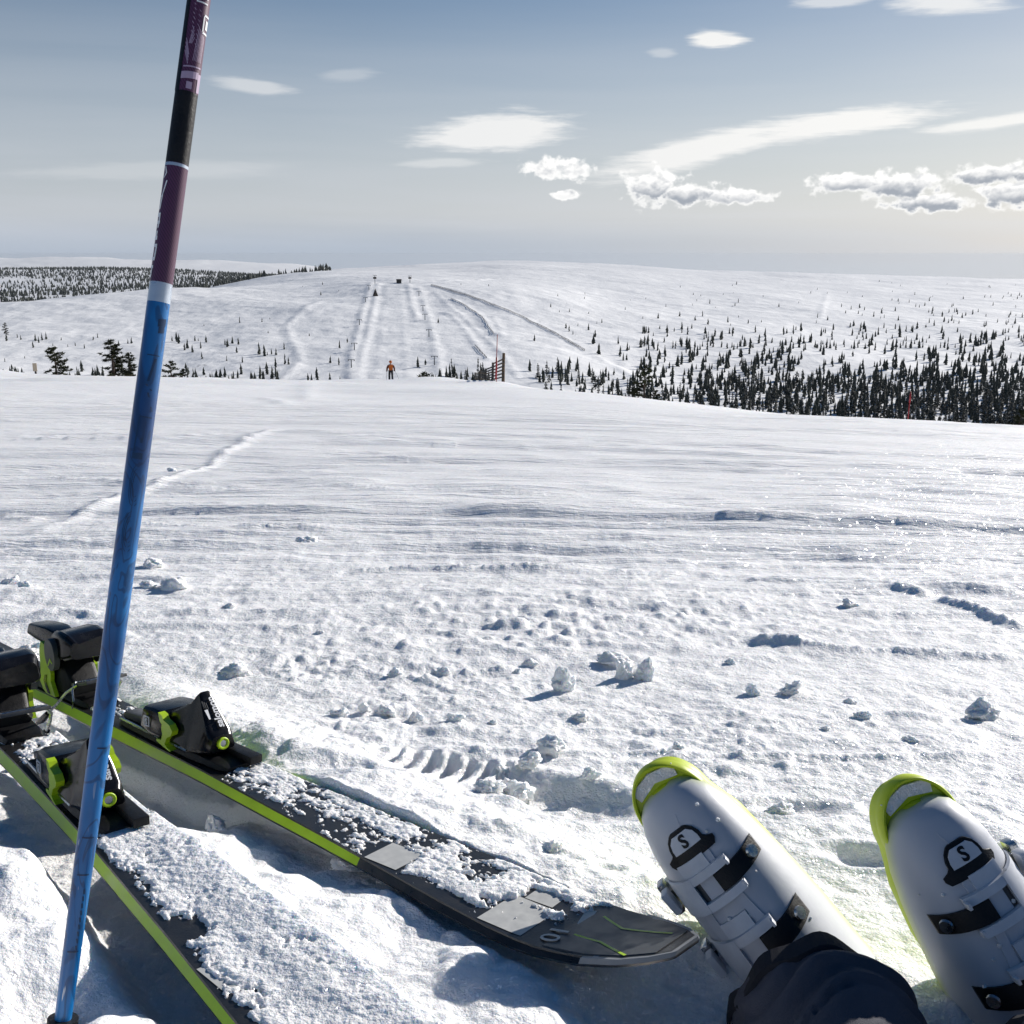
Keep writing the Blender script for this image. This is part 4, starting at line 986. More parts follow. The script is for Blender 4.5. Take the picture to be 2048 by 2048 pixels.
    for s_ in (-1, 1):
        bm = bmesh.new(); poly_y(bm, [(-.205, .006), (-.220, .034), (-.218, .050), (-.240, .104), (-.252, .106), (-.258, .085), (-.256, .050), (-.262, .028), (-.250, .012), (-.240, .006)], s_*.0335, s_*.0400); part('side_stanchion', bm, M['lime'], hb, .3)
        bm = bmesh.new(); poly_y(bm, [(-.222, .008), (-.236, .030), (-.232, .044), (-.240, .042), (-.246, .030), (-.232, .008)], s_*.0401, s_*.0408); part('printed_zigzag', bm, M['black'], hb, .3)
        bm = bmesh.new(); ell_prism(bm, -.214, .088, .018, .031, s_*.033, s_*.0425, .18); part('side_panel', bm, M['dark_grey'], hb, .5)
        bm = bmesh.new()
        poly_y(bm, [(-.222, .066), (-.212, .082), (-.204, .074), (-.2065, .072), (-.2115, .077), (-.2185, .065)], s_*.0426, s_*.0430); part('printed_mark', bm, M['lime'], hb, .3)
        bm = bmesh.new(); tube(bm, [(-.135, s_*.034, .046), (-.150, s_*.046, .030), (-.175, s_*.050, .004), (-.215, s_*.053, -.030)], .0026, 7); part('brake_arm', bm, M['steel'], hb)
        bm = bmesh.new(); tube(bm, [(-.205, s_*.053, -.022), (-.225, s_*.054, -.040), (-.245, s_*.054, -.052)], [.005, .0065, .004], 8); part('brake_tip', bm, M['black'], hb)
    pm_ = Matrix.Translation((-.130, 0, .050)) @ Matrix.Rotation(-.30, 4, 'Y')
    bm = bmesh.new(); box(bm, -.028, .028, -.034, .034, -.004, .002, .0015, pm_); ped = part('brake_pedal', bm, M['dark_grey'], hb)
    for k in range(5):
        bm = bmesh.new(); box(bm, -.024+.010*k, -.018+.010*k, -.031, .031, .002, .0045, .001, pm_); part('pedal_rib', bm, M['steel'], hb)
    bm = bmesh.new(); tube(bm, [(-.15, -.030, .048), (-.135, -.042, .038), (-.125, -.046, .020), (-.13, -.046, .006)], .0016, 6); part('spring_wire', bm, M['steel'], hb)
    return root
make_ski(SKI1, 'black ski with lime edge, its tip turned up beside a white boot')
make_ski(SKI2, 'black ski with lime edge lying next to the blue pole, thickly covered in snow', .78)

def snow_on_ski(mw, name, lab, cover, thick, seed, x0, x1, gaps, over=0.0):
    nx, ny = int((x1-x0)/.0017), 66
    X, Yn = np.meshgrid(np.linspace(x0, x1, nx), np.linspace(-1, 1, ny), indexing='ij')
    Wd = np.vectorize(ski_w)(X[:, 0])[:, None]-.0062; Y = np.where(Yn > 0, Yn*(Wd+over), Yn*Wd); Zd = np.array([ski_z(x) for x in X[:, 0]])[:, None]
    big = fbm(X/.13, Y/.05, 3, seed); mid = fbm(X/.034, Y/.022, 5, seed+50, .72); fine = fbm(X/.0055, Y/.0055, 2, seed+90, .7)
    edge = sst(1-np.abs(Yn), .0, .10)
    h = (cover(X, Yn)+.32*big+.34*mid+.26*fine)
    hs = np.clip(cover(X, Yn)+.35*big+.22*fbm(X/.05, Y/.03, 2, seed+70), 0, 1.2)
    for gx0, gx1, gy0, gy1, am in gaps: h = h-am*sst(X, gx0-.012, gx0+.008)*sst(X, gx1+.012, gx1-.008)*sst(Y, gy0-.008, gy0+.004)*sst(Y, gy1+.008, gy1-.004)
    h = np.where(h > 0, thick(X, Yn)*(.35+.65*hs)*sst(h, 0, .30)+.0006*fine*sst(h, .05, .3)+.0010*sst(mid, .5, 1.4), -.003)
    h = np.where(h > 0, h*(.3+.7*edge), h)
    h[0], h[-1], h[:, 0], h[:, -1] = -.003, -.003, -.003, -.003-over*1.2
    me = np_mesh(name, np.stack([X, Y, Zd+h+.001], -1).reshape(-1, 3), grid_quads(nx, ny), mat=M['snow'])
    put_props(link(name, me, None, mw), lab, 'snow', kind='stuff')
snow_on_ski(SKI1, 'snow_cover', 'crumbly thin snow frozen on the deck of the ski beside the white boot', lambda X, Y: .20+.10*sst(Y, -.6, .4)-1.2*sst(X, .825, .88)-1.2*sst(X, .26, .10)*sst(X, -.1, .05)*.6-.25*sst(X, .30, .24)-.5*sst(Y, -.55, -.85), lambda X, Y: .0034+.0025*sst(X, .66, .74), 400, -.1, .93,
            [(.588, .634, -.06, -.004, .8), (.762, .814, -.06, .030, .7), (.69, .72, -.01, .03, .3), (.815, .85, -.03, .02, .4), (.10, .27, -.045, .045, 1.6)])
snow_on_ski(SKI2, 'snow_cover', 'thick loose snow lying on the ski next to the blue pole', lambda X, Y: .50+.15*sst(X, .3, .45)+.22*Y-.7*sst(Y, -.74, -.97)-.4*sst(X, .26, .18), lambda X, Y: .0038+.008*sst(Y, -.2, .7)*sst(X, .28, .40), 460, -.1, .92, [(.10, .255, -.045, .045, 2.2), (.50, .54, -.05, -.01, 1.0), (.38, .44, -.05, -.02, .5)], .016)

# ------------------------------------------------------------------ blue ski pole stuck in the snow
def pole_blue():
    m = bpy.data.materials.new('pole_blue_lacquer'); m.use_nodes = True; q = NB(new_tree(m.node_tree)); tc = q.n('ShaderNodeTexCoord').outputs['Object']
    v = q.v('MULTIPLY', tc, (1, 1, .45)); nz = q.noise(v, 26, 2, .5, 1.2).outputs[0]
    sw = q.m('SINE', q.m('MULTIPLY', nz, 46.0)); lines = q.sstep(sw, .55, .95)
    big = q.sstep(q.noise(q.v('MULTIPLY', tc, (1, 1, .5)), 14, 3, .5, .5).outputs[0], .42, .62)
    c2 = q.mix(big, (.004, .15, .42), (.002, .050, .18)); c2 = q.mix(q.m('MULTIPLY', lines, .55), c2, (.003, .026, .085))
    sp = q.noise(q.v('MULTIPLY', tc, (1, 1, .12)), 210, 2, .5).outputs[0]; sz = q.n('ShaderNodeSeparateXYZ', {0: tc}).outputs[2]
    scr = q.m('MULTIPLY', q.sstep(sp, .70, .74), q.sstep(sz, .24, .12)); c2 = q.mix(scr, c2, (.55, .58, .62))
    p = q.n('ShaderNodeBsdfPrincipled', {'Base Color': c2, 'Roughness': .38, 'Metallic': .0, 'Coat Weight': .12, 'Coat Roughness': .15})
    q.n('ShaderNodeOutputMaterial', {'Surface': p.outputs[0]}); return m
def pole_purple():
    m = bpy.data.materials.new('pole_purple_weave'); m.use_nodes = True; q = NB(new_tree(m.node_tree)); tc = q.n('ShaderNodeTexCoord').outputs['Object']
    s3 = q.n('ShaderNodeSeparateXYZ', {0: tc}); ang = q.m('ARCTAN2', s3.outputs[1], s3.outputs[0])
    d1 = q.m('SINE', q.m('ADD', q.m('MULTIPLY', ang, 22.0), q.m('MULTIPLY', s3.outputs[2], 1900.0)))
    c2 = q.mix(q.sstep(d1, -.2, .6), (.10, .028, .075), (.055, .016, .042))
    p = q.n('ShaderNodeBsdfPrincipled', {'Base Color': c2, 'Roughness': .4, 'Coat Weight': .2}); q.n('ShaderNodeOutputMaterial', {'Surface': p.outputs[0]}); return m
M['pole_blue'] = pole_blue(); M['pole_purple'] = pole_purple()
M['silver'] = mat('silver_band', (.50, .56, .64), .32, metal=.5, var=.08, vscale=60); M['lilac'] = mat('lilac_print', (.40, .30, .42), .5, var=.1)
pb = cam_pt(125, 2046, .9); pt_ = cam_pt(398, 0, .9); pax = (pt_-pb).normalized(); PLEN = (pt_-pb).length
pm_ = frame(pb, pax.cross(cam_vec(0, 0, -1)).normalized()*-1, pax)
# local: Z along the pole, -Y or +Y towards the camera as the frame falls
pole = empty('ski_pole', pm_, label='upright ski pole, blue below and purple above, stuck in the snow', cat='ski pole')
toc = (pm_.to_3x3().inverted() @ (Vector((0, 0, ZC))-pm_.translation)); cam_ang = math.atan2(toc.y, toc.x)
def zpy(py): return PLEN*(2046-py)/2046
def prad(z): return float(np.interp(z, [0, .02, .33, 1.2], [.0068, .0070, .0093, .0093]))
def shaft(name, z0, z1, m_, dr=0.0, n=32):
    bm = bmesh.new(); zs = np.linspace(z0, z1, max(2, int((z1-z0)/.02)+1))
    loft(bm, [[((prad(z)+dr)*math.cos(2*math.pi*k/n), (prad(z)+dr)*math.sin(2*math.pi*k/n), z) for k in range(n)] for z in zs]); return part(name, bm, m_, pole)
shaft('lower_shaft', -.02, zpy(606), M['pole_blue']); shaft('silver_band', zpy(606), zpy(567), M['silver'], .00005)
up = shaft('purple_sleeve', zpy(567), zpy(330), M['pole_purple'], .0001); shaft('black_sleeve', zpy(330), zpy(188), M['black_matt'], .00005)
up2 = shaft('patterned_sleeve', zpy(188), .98, M['pole_purple'], .0001); shaft('metal_rim', zpy(337), zpy(331), M['silver'], .0002)
def wrapped(polys, m_, name, parent, dr=.0004):
    """flat outlines (degrees to the image right of the camera side, height) laid on the round shaft"""
    bm = bmesh.new()
    for pl in polys:
        n = 6
        (a0, z0), (a1, z1), (a2, z2), (a3, z3) = pl
        for i in range(n):
            vs = []
            for t, (p, q) in ((i/n, (0, 1)), ((i+1)/n, (0, 1)), ((i+1)/n, (2, 3)), (i/n, (2, 3))):
                if p == 0: a, z = a0+(a1-a0)*t, z0+(z1-z0)*t
                else: a, z = a3+(a2-a3)*t, z3+(z2-z3)*t
                th = cam_ang+SGN*math.radians(a); r = prad(z)+dr
                vs.append(bm.verts.new((r*math.cos(th), r*math.sin(th), z)))
            bm.faces.new(vs)
    o = part(name, bm, m_, parent, None); o['kind'] = 'stuff'; return o
right_l = pm_.to_3x3().inverted() @ cam_vec(1, 0, 0)
SGN = 1 if (math.cos(cam_ang+.3)*right_l.x+math.sin(cam_ang+.3)*right_l.y) > 0 else -1
def bar(a0, a1, py0, py1, sk=0): return [(a0, zpy(py0)), (a1, zpy(py0-sk)), (a1, zpy(py1-sk)), (a0, zpy(py1))]
def stroke(a0, py0, a1, py1, w): return [(a0-w, zpy(py0)), (a0+w, zpy(py0)), (a1+w, zpy(py1)), (a1-w, zpy(py1))]
glyphs = [stroke(-62, 340, -50, 353, 4), stroke(-50, 353, -64, 362, 4), stroke(-40, 368, -58, 395, 4), stroke(-58, 395, -66, 425, 5), stroke(-70, 400, -58, 396, 4), bar(-80, -52, 432, 440), stroke(-56, 440, -60, 462, 5), bar(-74, -50, 448, 454), stroke(-62, 468, -66, 486, 6), bar(-82, -54, 478, 486),
          bar(-80, -48, 494, 500), stroke(-52, 500, -56, 524, 5), bar(-84, -52, 520, 527), stroke(-66, 536, -70, 560, 6), bar(-84, -56, 536, 542)]
wrapped(glyphs, M['white_print'], 'lettering', up)
pat = []
for i in range(9): pat.append(stroke(-18+3*(i % 2), 16+i*9, 18, 30+i*10, 1.6))
for i in range(7): pat.append(stroke(20+6*i, 60+3*i, 8+7*i, 128, 1.3))
for i in range(4): pat.append(stroke(-36, 86+i*8, -14, 118+i*6, 2))
for i in range(4): pat.append(stroke(-20+4*i, 96, -6+3*i, 62+7*i, 1.4))
pat += [bar(-34, 60, 140, 143, 4), bar(-40, 50, 152, 166, 5), bar(-8, 20, 170, 184), bar(48, 74, 150, 187, 2)]
wrapped(pat, M['lilac'], 'printed_pattern', up2)
wrapped([bar(40, 80, 32, 36), bar(40, 80, 66, 70), bar(36, 43, 36, 66), bar(54, 74, 42, 60), bar(-10, 50, 0, 3), bar(-10, 50, 10, 13), bar(-10, -4, 0, 12)], M['white_print'], 'emblem', up2)
wrapped([bar(-95, -42, 0, 186, -6)], M['black_matt'], 'black_flash', up2, .0003)
lo = [bar(10, 55, 640, 655, 3), bar(16, 50, 655, 668, 3), bar(-22, 40, 711, 713), stroke(22, 718, 0, 764, 6), stroke(-8, 770, 24, 782, 5), stroke(6, 786, 40, 822, 5), bar(-20, 45, 833, 836), stroke(-18, 836, -26, 910, 2.5), bar(-30, 20, 906, 918), bar(0, 12, 876, 886), bar(-10, 40, 1490, 1493), bar(-30, 40, 1742, 1745), bar(-30, 40, 1668, 1671), bar(-30, 40, 1895, 1898)]
for i in range(9): lo.append(stroke(22-i*.5, 1772+i*14, 26, 1782+i*14, 5))
for k in range(3):
    for i in range(10):
        a0, a1 = 6.283*i/10*.6+1, 6.283*(i+1)/10*.6+1
        lo.append(stroke(6+(30-8*k)*math.cos(a0), 970+(42-9*k)*math.sin(a0), 6+(30-8*k)*math.cos(a1), 970+(42-9*k)*math.sin(a1), 1.5)); lo.append(stroke(4+(32-8*k)*math.cos(a0), 1062+(40-9*k)*math.sin(a0), 4+(32-8*k)*math.cos(a1), 1062+(40-9*k)*math.sin(a1), 1.5))
wrapped(lo, mat('pole_dark_print', (.004, .035, .10), .35), 'printed_pattern', pole, .0003)
bm = bmesh.new(); N = 24
loft(bm, [[(r*math.cos(2*math.pi*k/N), r*math.sin(2*math.pi*k/N), z) for k in range(N)] for r, z in ((.0125, .004), (.0125, -.03), (.011, -.04))]); part('ferrule', bm, M['black_matt'], pole)
bm = bmesh.new(); loft(bm, [[(r*(1+.10*math.cos(k*2*math.pi/6))*math.cos(2*math.pi*k/N), r*(1+.10*math.cos(k*2*math.pi/6))*math.sin(2*math.pi*k/N), z) for k in range(N)] for r, z in ((.012, -.012), (.036, -.018), (.042, -.021), (.036, -.025), (.012, -.022))]); part('basket', bm, M['black_matt'], pole)
bm = bmesh.new(); loft(bm, [[(r*math.cos(2*math.pi*k/12), r*math.sin(2*math.pi*k/12), z) for k in range(12)] for r, z in ((.005, -.038), (.004, -.07), (.002, -.075))]); part('spike', bm, M['steel'], pole)
bm = bmesh.new(); loft(bm, [[(r*1.1*math.cos(2*math.pi*k/16), r*math.sin(2*math.pi*k/16), z) for k in range(16)] for r, z in ((.011, .97), (.017, .985), (.015, 1.01), (.016, 1.05), (.015, 1.09), (.019, 1.105), (.018, 1.12), (.008, 1.128))]); part('grip', bm, M['black_matt'], pole, 1.0)

# ------------------------------------------------------------------ the sitter: legs in trousers, ski boots
def shell_mat():
    m = bpy.data.materials.new('boot_shell_plastic'); m.use_nodes = True; q = NB(new_tree(m.node_tree)); tc = q.n('ShaderNodeTexCoord').outputs['Object']
    z = q.n('ShaderNodeSeparateXYZ', {0: tc}).outputs[2]; nz = q.noise(tc, 18, 4, .6).outputs[0]
    c2 = q.mix(q.sstep(q.m('ADD', z, q.m('MULTIPLY', nz, .01)), .040, .014), (.52, .54, .585), (.52, .58, .20))
    p = q.n('ShaderNodeBsdfPrincipled', {'Base Color': c2, 'Roughness': q.lin(nz, .3, .7, .36, .5), 'Subsurface Weight': .25, 'Subsurface Radius': (.01, .01, .008), 'Subsurface Scale': 1.0})
    q.put(p.inputs['Normal'], q.n('ShaderNodeBump', {'Strength': .3, 'Distance': .0006, 'Height': q.noise(tc, 90, 3, .5).outputs[0]}).outputs[0])
    q.n('ShaderNodeOutputMaterial', {'Surface': p.outputs[0]}); return m
M['shell'] = shell_mat(); M['clasp'] = mat('pale_grey_clasp', (.60, .62, .66), .42, var=.06, vscale=80)
M['boot_lime'] = mat('boot_sole_lime', (.50, .62, .015), .42, var=.08, vscale=40)
BST = [(.194, .014, .030), (.191, .024, .038), (.184, .033, .046), (.170, .0410, .055), (.150, .0470, .064), (.12, .0515, .074), (.08, .0545, .087), (.04, .0555, .102), (.0, .055, .118), (-.035, .054, .134)]
BX = np.array([b_[0] for b_ in BST])[::-1]
def bhw(x): return float(np.interp(x, BX, np.array([b_[1] for b_ in BST])[::-1]))
def bzt(x): return float(np.interp(x, BX, np.array([b_[2] for b_ in BST])[::-1]))
def surf(x, y):
    w = bhw(x); return .014+(bzt(x)-.014)*max(0.0, 1-min(1, abs(y)/w)**2.5)**(1/2.2)
def make_boot(mw, outer, person):
    """X toe, Y left, Z instep; outer = +1 or -1 the side the buckles close on"""
    N = 40; bm = bmesh.new(); rings = []
    for x, w, zt in BST+[(-.06, .054, .135), (-.085, .050, .12), (-.105, .040, .10), (-.115, .028, .08)]:
        r = []
        for k in range(N):
            a = 2*math.pi*k/N; c2, s_ = math.cos(a), math.sin(a)
            y = w*math.copysign(abs(c2)**(2/2.5), c2); zz = math.copysign(abs(s_)**(2/2.2), s_)
            r.append((x, y, .014+(zt-.014)*zz if zz > 0 else .014+.010*zz))
        rings.append(r)
    loft(bm, rings); boot = link('ski_boot', bm_mesh('ski_boot', bm, M['shell'], autosmooth=.9), person, mw)
    P = lambda name, bm, m_, auto=.6: part(name, bm, m_, boot, auto)
    # cuff
    bm = bmesh.new(); rings = []
    for t in (0, .12, .3, .6, .85, 1.0):
        cx, cz = -.046-.010*t, .080+(.06 if outer > 0 else .16)*t; hw_, hd = .0530+.002*t, .056+.001*t
        rings.append([(cx+hd*math.cos(2*math.pi*k/N)*.97, hw_*math.sin(2*math.pi*k/N), cz-.12*hd*math.cos(2*math.pi*k/N)*(1 if t > .05 else .6)) for k in range(N)])
    loft(bm, rings); P('cuff', bm, M['shell'], .9)
    # sole with toe and heel lugs
    bm = bmesh.new(); out = []
    xs = np.concatenate([np.linspace(-.122, .176, 26), .176+.038*np.sin(np.linspace(.06, math.pi/2, 16))])
    def sw(x): return .0385*max(.02, 1-((x-.168)/.0464)**2)**.40 if x > .168 else float(np.interp(x, [-.122, -.115, -.10, -.06, 0, .08, .13, .16, .175, .19, .200, .206], [.022, .032, .036, .036, .040, .0495, .047, .039, .0375, .0355, .0315, .020]))
    rings = [[(x, -sw(x), -.010), (x, sw(x), -.010), (x, sw(x), .008), (x, sw(x)*.94, .0125), (x, -sw(x)*.94, .0125), (x, -sw(x), .008)] for x in xs]; loft(bm, rings); P('sole', bm, M['boot_lime'], .7)
    # toe lug: raised rim round a recess
    bm = bmesh.new(); rim = []
    A = np.radians(np.linspace(-100, 100, 41))
    for a in A:
        cx, cy = .168+.054*math.cos(a)*(1-.06*math.cos(a)), .0385*math.sin(a); nx, ny = math.cos(a), math.sin(a)
        rim.append([(cx-nx*.006, cy-ny*.006, .004), (cx, cy, .004), (cx, cy, .017), (cx-nx*.0012, cy-ny*.0012, .0185), (cx-nx*.0034, cy-ny*.0034, .018), (cx-nx*.0042, cy-ny*.0042, .012)])
    loft(bm, rim); P('toe_lug', bm, M['boot_lime'], .7)
    bm = bmesh.new(); rim = []
    for a in np.radians(np.linspace(-85, 85, 41)):
        cx, cy = .1500+.046*math.cos(a), .0395*math.sin(a); nx, ny = math.cos(a), math.sin(a)
        rim.append([(cx-nx*.010, cy-ny*.010, .010), (cx, cy, .010), (cx-nx*.001, cy-ny*.001, .019), (cx-nx*.005, cy-ny*.005, .023), (cx-nx*.010, cy-ny*.010, .022)])
    loft(bm, rim); P('toe_rand', bm, M['boot_lime'], .8)
    bm = bmesh.new(); pts = [(.2130-.0012*abs(k), .0052*k) for k in range(-5, 6)]+[(.2015-.0014*abs(k), .0046*k) for k in range(5, -6, -1)]
    prism(bm, pts, .0126, .0155); P('packed_snow', bm, M['snow'], .5)
    def sheet(name, rows, off, th, m_):
        """strip lying on the shell: rows of (x, y) points"""
        bm = bmesh.new(); top = [[bm.verts.new((x, y, surf(x, y)+off+th)) for x, y in r] for r in rows]; bot = [[bm.verts.new((x, y, surf(x, y)+off-.001)) for x, y in r] for r in rows]
        n, m2 = len(rows), len(rows[0])
        for i in range(n-1):
            for j in range(m2-1): bm.faces.new((top[i][j], top[i][j+1], top[i+1][j+1], top[i+1][j]))
        loop = [(0, j) for j in range(m2)]+[(i, m2-1) for i in range(1, n)]+[(n-1, j) for j in range(m2-2, -1, -1)]+[(i, 0) for i in range(n-2, 0, -1)]
        for (a, c2), (d_, e) in zip(loop, loop[1:]+loop[:1]): bm.faces.new((top[a][c2], top[d_][e], bot[d_][e], bot[a][c2]))
        return P(name, bm, m_, .5)
    def rect(x0, x1, y0, y1, sk=0.0, n=9): return [[(x0+(x1-x0)*i/3+sk*(y0+(y1-y0)*j/(n-1)), y0+(y1-y0)*j/(n-1)) for j in range(n)] for i in range(4)]
    # hat-shaped badge on the toe
    o = outer
    rows = [[(x, o*.004+hw_*t) for t in np.linspace(-1, 1, 13)] for x, hw_ in ((.1370, .0235), (.1405, .0262), (.1440, .0262), (.1468, .0208), (.1490, .0184), (.1545, .0176), (.1600, .0148), (.1643, .0102), (.1655, .0070))]
    sheet('toe_badge', rows, .0010, .0012, M['black_matt'])
    rows = [[(x, o*.004+hw_*t) for t in np.linspace(-1, 1, 9)] for x, hw_ in ((.1475, .0150), (.1525, .0150), (.1580, .0132), (.1622, .0085))]
    sheet('badge_snow', rows, .0018, .0010, M['clasp'])
    text_on('S', .016, None, None, None, M['black_matt'], boot, 'emblem', offs=.0005, proj=lambda c2: Vector((.1545+c2.y, .004*o-c2.x, surf(.1545+c2.y, .004*o-c2.x)+.0032+c2.z)))
    # two instep buckles
    for xb, sc in ((.110, .92), (.046, 1.06)):
        h = .0108*sc; i_ = -o     # i_ inner side
        sheet('ratchet_strap', rect(xb-h*.82, xb+h*.82, i_*.046, i_*.000, 0), .0035, .0022, M['black_matt'])
        sheet('clasp', rect(xb+h*.95, xb+h*1.7, i_*.020, o*.030), .0030, .0040, M['clasp'])
        sheet('clasp', rect(xb-h*1.7, xb-h*.95, i_*.020, o*.030), .0030, .0040, M['clasp'])
        sheet('clasp', rect(xb-h*1.7, xb+h*1.7, o*.022, o*.048), .0034, .0040, M['clasp'])
        sheet('clasp_base', rect(xb-h*.9, xb+h*.9, o*.000, o*.016), .0012, .0016, M['shell'])
        sheet('clasp_slot', rect(xb-h*.9, xb+h*.9, o*.0165, o*.0215), .0008, .0012, M['dark_grey'])
        sheet('clasp_plate', rect(xb+h*1.7, xb+h*2.9, i_*.004, o*.026, 0), .0010, .0022, M['clasp'])
        yv = i_*.0365; zz = surf(xb, yv); nrm = Vector((0, -(surf(xb, yv+.004)-surf(xb, yv-.004))/.008, 1)).normalized()
        bm = bmesh.new(); mm = frame(Vector((xb, yv, zz))+nrm*.0062, (1, 0, 0), nrm); bmesh.ops.create_cone(bm, cap_ends=True, segments=24, radius1=.0065, radius2=.0058, depth=.0024, matrix=mm); P('rivet', bm, M['steel'], .5)
        for k in (-1, 1):
            bm = bmesh.new(); yv2 = i_*.020; box(bm, xb+k*h*1.32-.003, xb+k*h*1.32+.003, yv2-.0015, yv2+.0015, surf(xb, yv2)+.004, surf(xb, yv2)+.012, .0008); P('clasp_hook', bm, M['clasp'])
        # lever on the outer wall
        for (dx_, dz_, sx_, mm_) in ((0, 0, .012, 'clasp'), (-.010, -.018, .010, 'dark_grey'), (.010, -.020, .005, 'steel'), (-.002, -.034, .010, 'clasp')):
            bm = bmesh.new(); yy = o*(.0575+(0 if mm_ == 'clasp' else .003)); box(bm, xb+dx_-sx_, xb+dx_+sx_, yy-.004, yy+.004, bzt(xb)-.040+dz_, bzt(xb)-.024+dz_, .002); P('lever', bm, M[mm_])
        bm = bmesh.new(); tube(bm, [(xb-.012, o*.062, bzt(xb)-.046), (xb+.012, o*.062, bzt(xb)-.046)], .003, 8); P('lever_pin', bm, M['steel'])
    for k in range(5):
        bm = bmesh.new(); xx = -.03+.008*k; box(bm, xx-.0025, xx+.0025, o*.056, o*.066, .075-.004*k, .10-.004*k, .001); P('ladder_tooth', bm, M['steel'] if k % 2 else M['black'])
    # overlap seam and small script
    sheet('shell_seam', [[(.176-.0062*j, o*(.0018*j-.004)+dy_) for j in range(6)] for dy_ in (-.0003, .0003)], .0002, .0004, M['clasp'])
    ys = o*.030
    text_on('Custom Shell', .0075, None, None, None, M['black_matt'], boot, 'lettering', shear=.3, proj=lambda c2: Vector((.045-o*c2.x*o, ys-c2.y, surf(.045-c2.x, ys-c2.y)+.0009+c2.z)))
    for ys2, x0_, x1_ in ((o*.020, -.02, .118), (-o*.016, .04, .150)):
        sheet('shell_overlap', [[(x0_+(x1_-x0_)*j/9, ys2+o*.010*math.sin(j/9*2.2)+dy_) for j in range(10)] for dy_ in (-.0045, .0045)], .0002, .0014, M['shell'])
    for xx, yy in ((.060, o*.047), (.004, -o*.046)):
        bm = bmesh.new(); bmesh.ops.create_uvsphere(bm, u_segments=12, v_segments=8, radius=1, matrix=Matrix.Translation((xx, yy, surf(xx, yy)+.0008)) @ Matrix.Diagonal((.0026, .0026, .0012, 1))); P('screw', bm, M['steel'], 1.2)
    rr3 = random.Random(7+o)
    for k in range(16):
        xx, yy = rr3.uniform(-.01, .17), rr3.uniform(-.045, .045); q = rr3.uniform(.001, .0028)
        bm = bmesh.new(); bmesh.ops.create_icosphere(bm, subdivisions=1, radius=q, matrix=Matrix.Translation((xx, yy, surf(xx, yy)+q*.3))); P('snow_crumb', bm, M['snow'], None)
    # tongue flap line
    sheet('overlap_flap', rect(-.02, .062, o*.005, o*.026), .0004, .0018, M['shell'])
    return boot

person = empty('person', Matrix.Translation((.42, .05, bz(.42, .05))), label='sitting person in dark ski trousers, legs out, wearing white ski boots', cat='person')
inv = person.matrix_world.inverted() if False else Matrix.Translation(-Vector((.42, .05, bz(.42, .05))))
def boot_frame(px, py, depth, xa, za):
    m_ = frame(Vector((0, 0, 0)), cam_vec(*xa), cam_vec(*za)); o = cam_pt(px, py, depth)-m_.to_3x3() @ Vector((.216, 0, .020)); m_.translation = o
    return m_
BL = boot_frame(1290, 1548, 1.06, (-.66, .75, .02), (.02, -.30, -1.0))
BR = boot_frame(1806, 1568, .98, (-.46, .88, .0), (.28, -.28, -.95))
make_boot(inv @ BL, 1, person); make_boot(inv @ BR, -1, person)

legs = []
for B, c0, knee, hip in ((BL, (-.004, -.002, .125), Vector((.30, .50, 0)), Vector((.34, .0, 0))), (BR, (.016, -.008, .14), Vector((.60, .46, 0)), Vector((.54, .0, 0)))):
    knee.z = bz(knee.x, knee.y)-.04; hip.z = bz(hip.x, hip.y)+.09
    legs.append((B, knee, hip, B @ Vector(c0)))
bm = bmesh.new(); LEGAX = []
for B, knee, hip, a in legs:
    N = 48; zc = cam_vec(.02, -.42, -.90).normalized(); c2 = a+zc*.13; LEGAX.append((a, zc))
    pts = [a, a+zc*.012, a+zc*.06, c2, c2.lerp(knee, .5), knee, knee.lerp(hip, .5), hip, hip+Vector((0, -.14, .02))]
    rad = [.066, .071, .078, .084, .088, .088, .096, .112, .10]
    rings = []; pu = Vector((1, 0, 0))
    for i, p in enumerate(pts):
        t = (pts[min(i+1, len(pts)-1)]-pts[max(i-1, 0)]).normalized()
        s1 = (pu-t*pu.dot(t)).normalized(); s2 = t.cross(s1)
        rings.append([p+s1*(rad[i]*math.cos(2*math.pi*k/N))+s2*(rad[i]*math.sin(2*math.pi*k/N)) for k in range(N)])
    loft(bm, rings)
hc = (legs[0][2]+legs[1][2])/2
bmesh.ops.create_uvsphere(bm, u_segments=24, v_segments=16, radius=1, matrix=Matrix.Translation(hc+Vector((0, -.12, .04))) @ Matrix.Diagonal((.21, .17, .16, 1)))
me0 = bm_mesh('trousers', bm, M['cloth']); tmp = link('tmp_trousers', me0)
md = tmp.modifiers.new('r', 'REMESH'); md.mode = 'VOXEL'; md.voxel_size = .0062; md.use_smooth_shade = True
me = bpy.data.meshes.new_from_object(tmp.evaluated_get(bpy.context.evaluated_depsgraph_get())); bpy.data.objects.remove(tmp); me.name = 'trousers'
co = np.empty(len(me.vertices)*3, np.float32); me.vertices.foreach_get('co', co); co = co.reshape(-1, 3).astype(float)
nr = np.empty(len(me.vertices)*3, np.float32); me.vertices.foreach_get('normal', nr); nr = nr.reshape(-1, 3).astype(float)
disp = np.zeros(len(co))
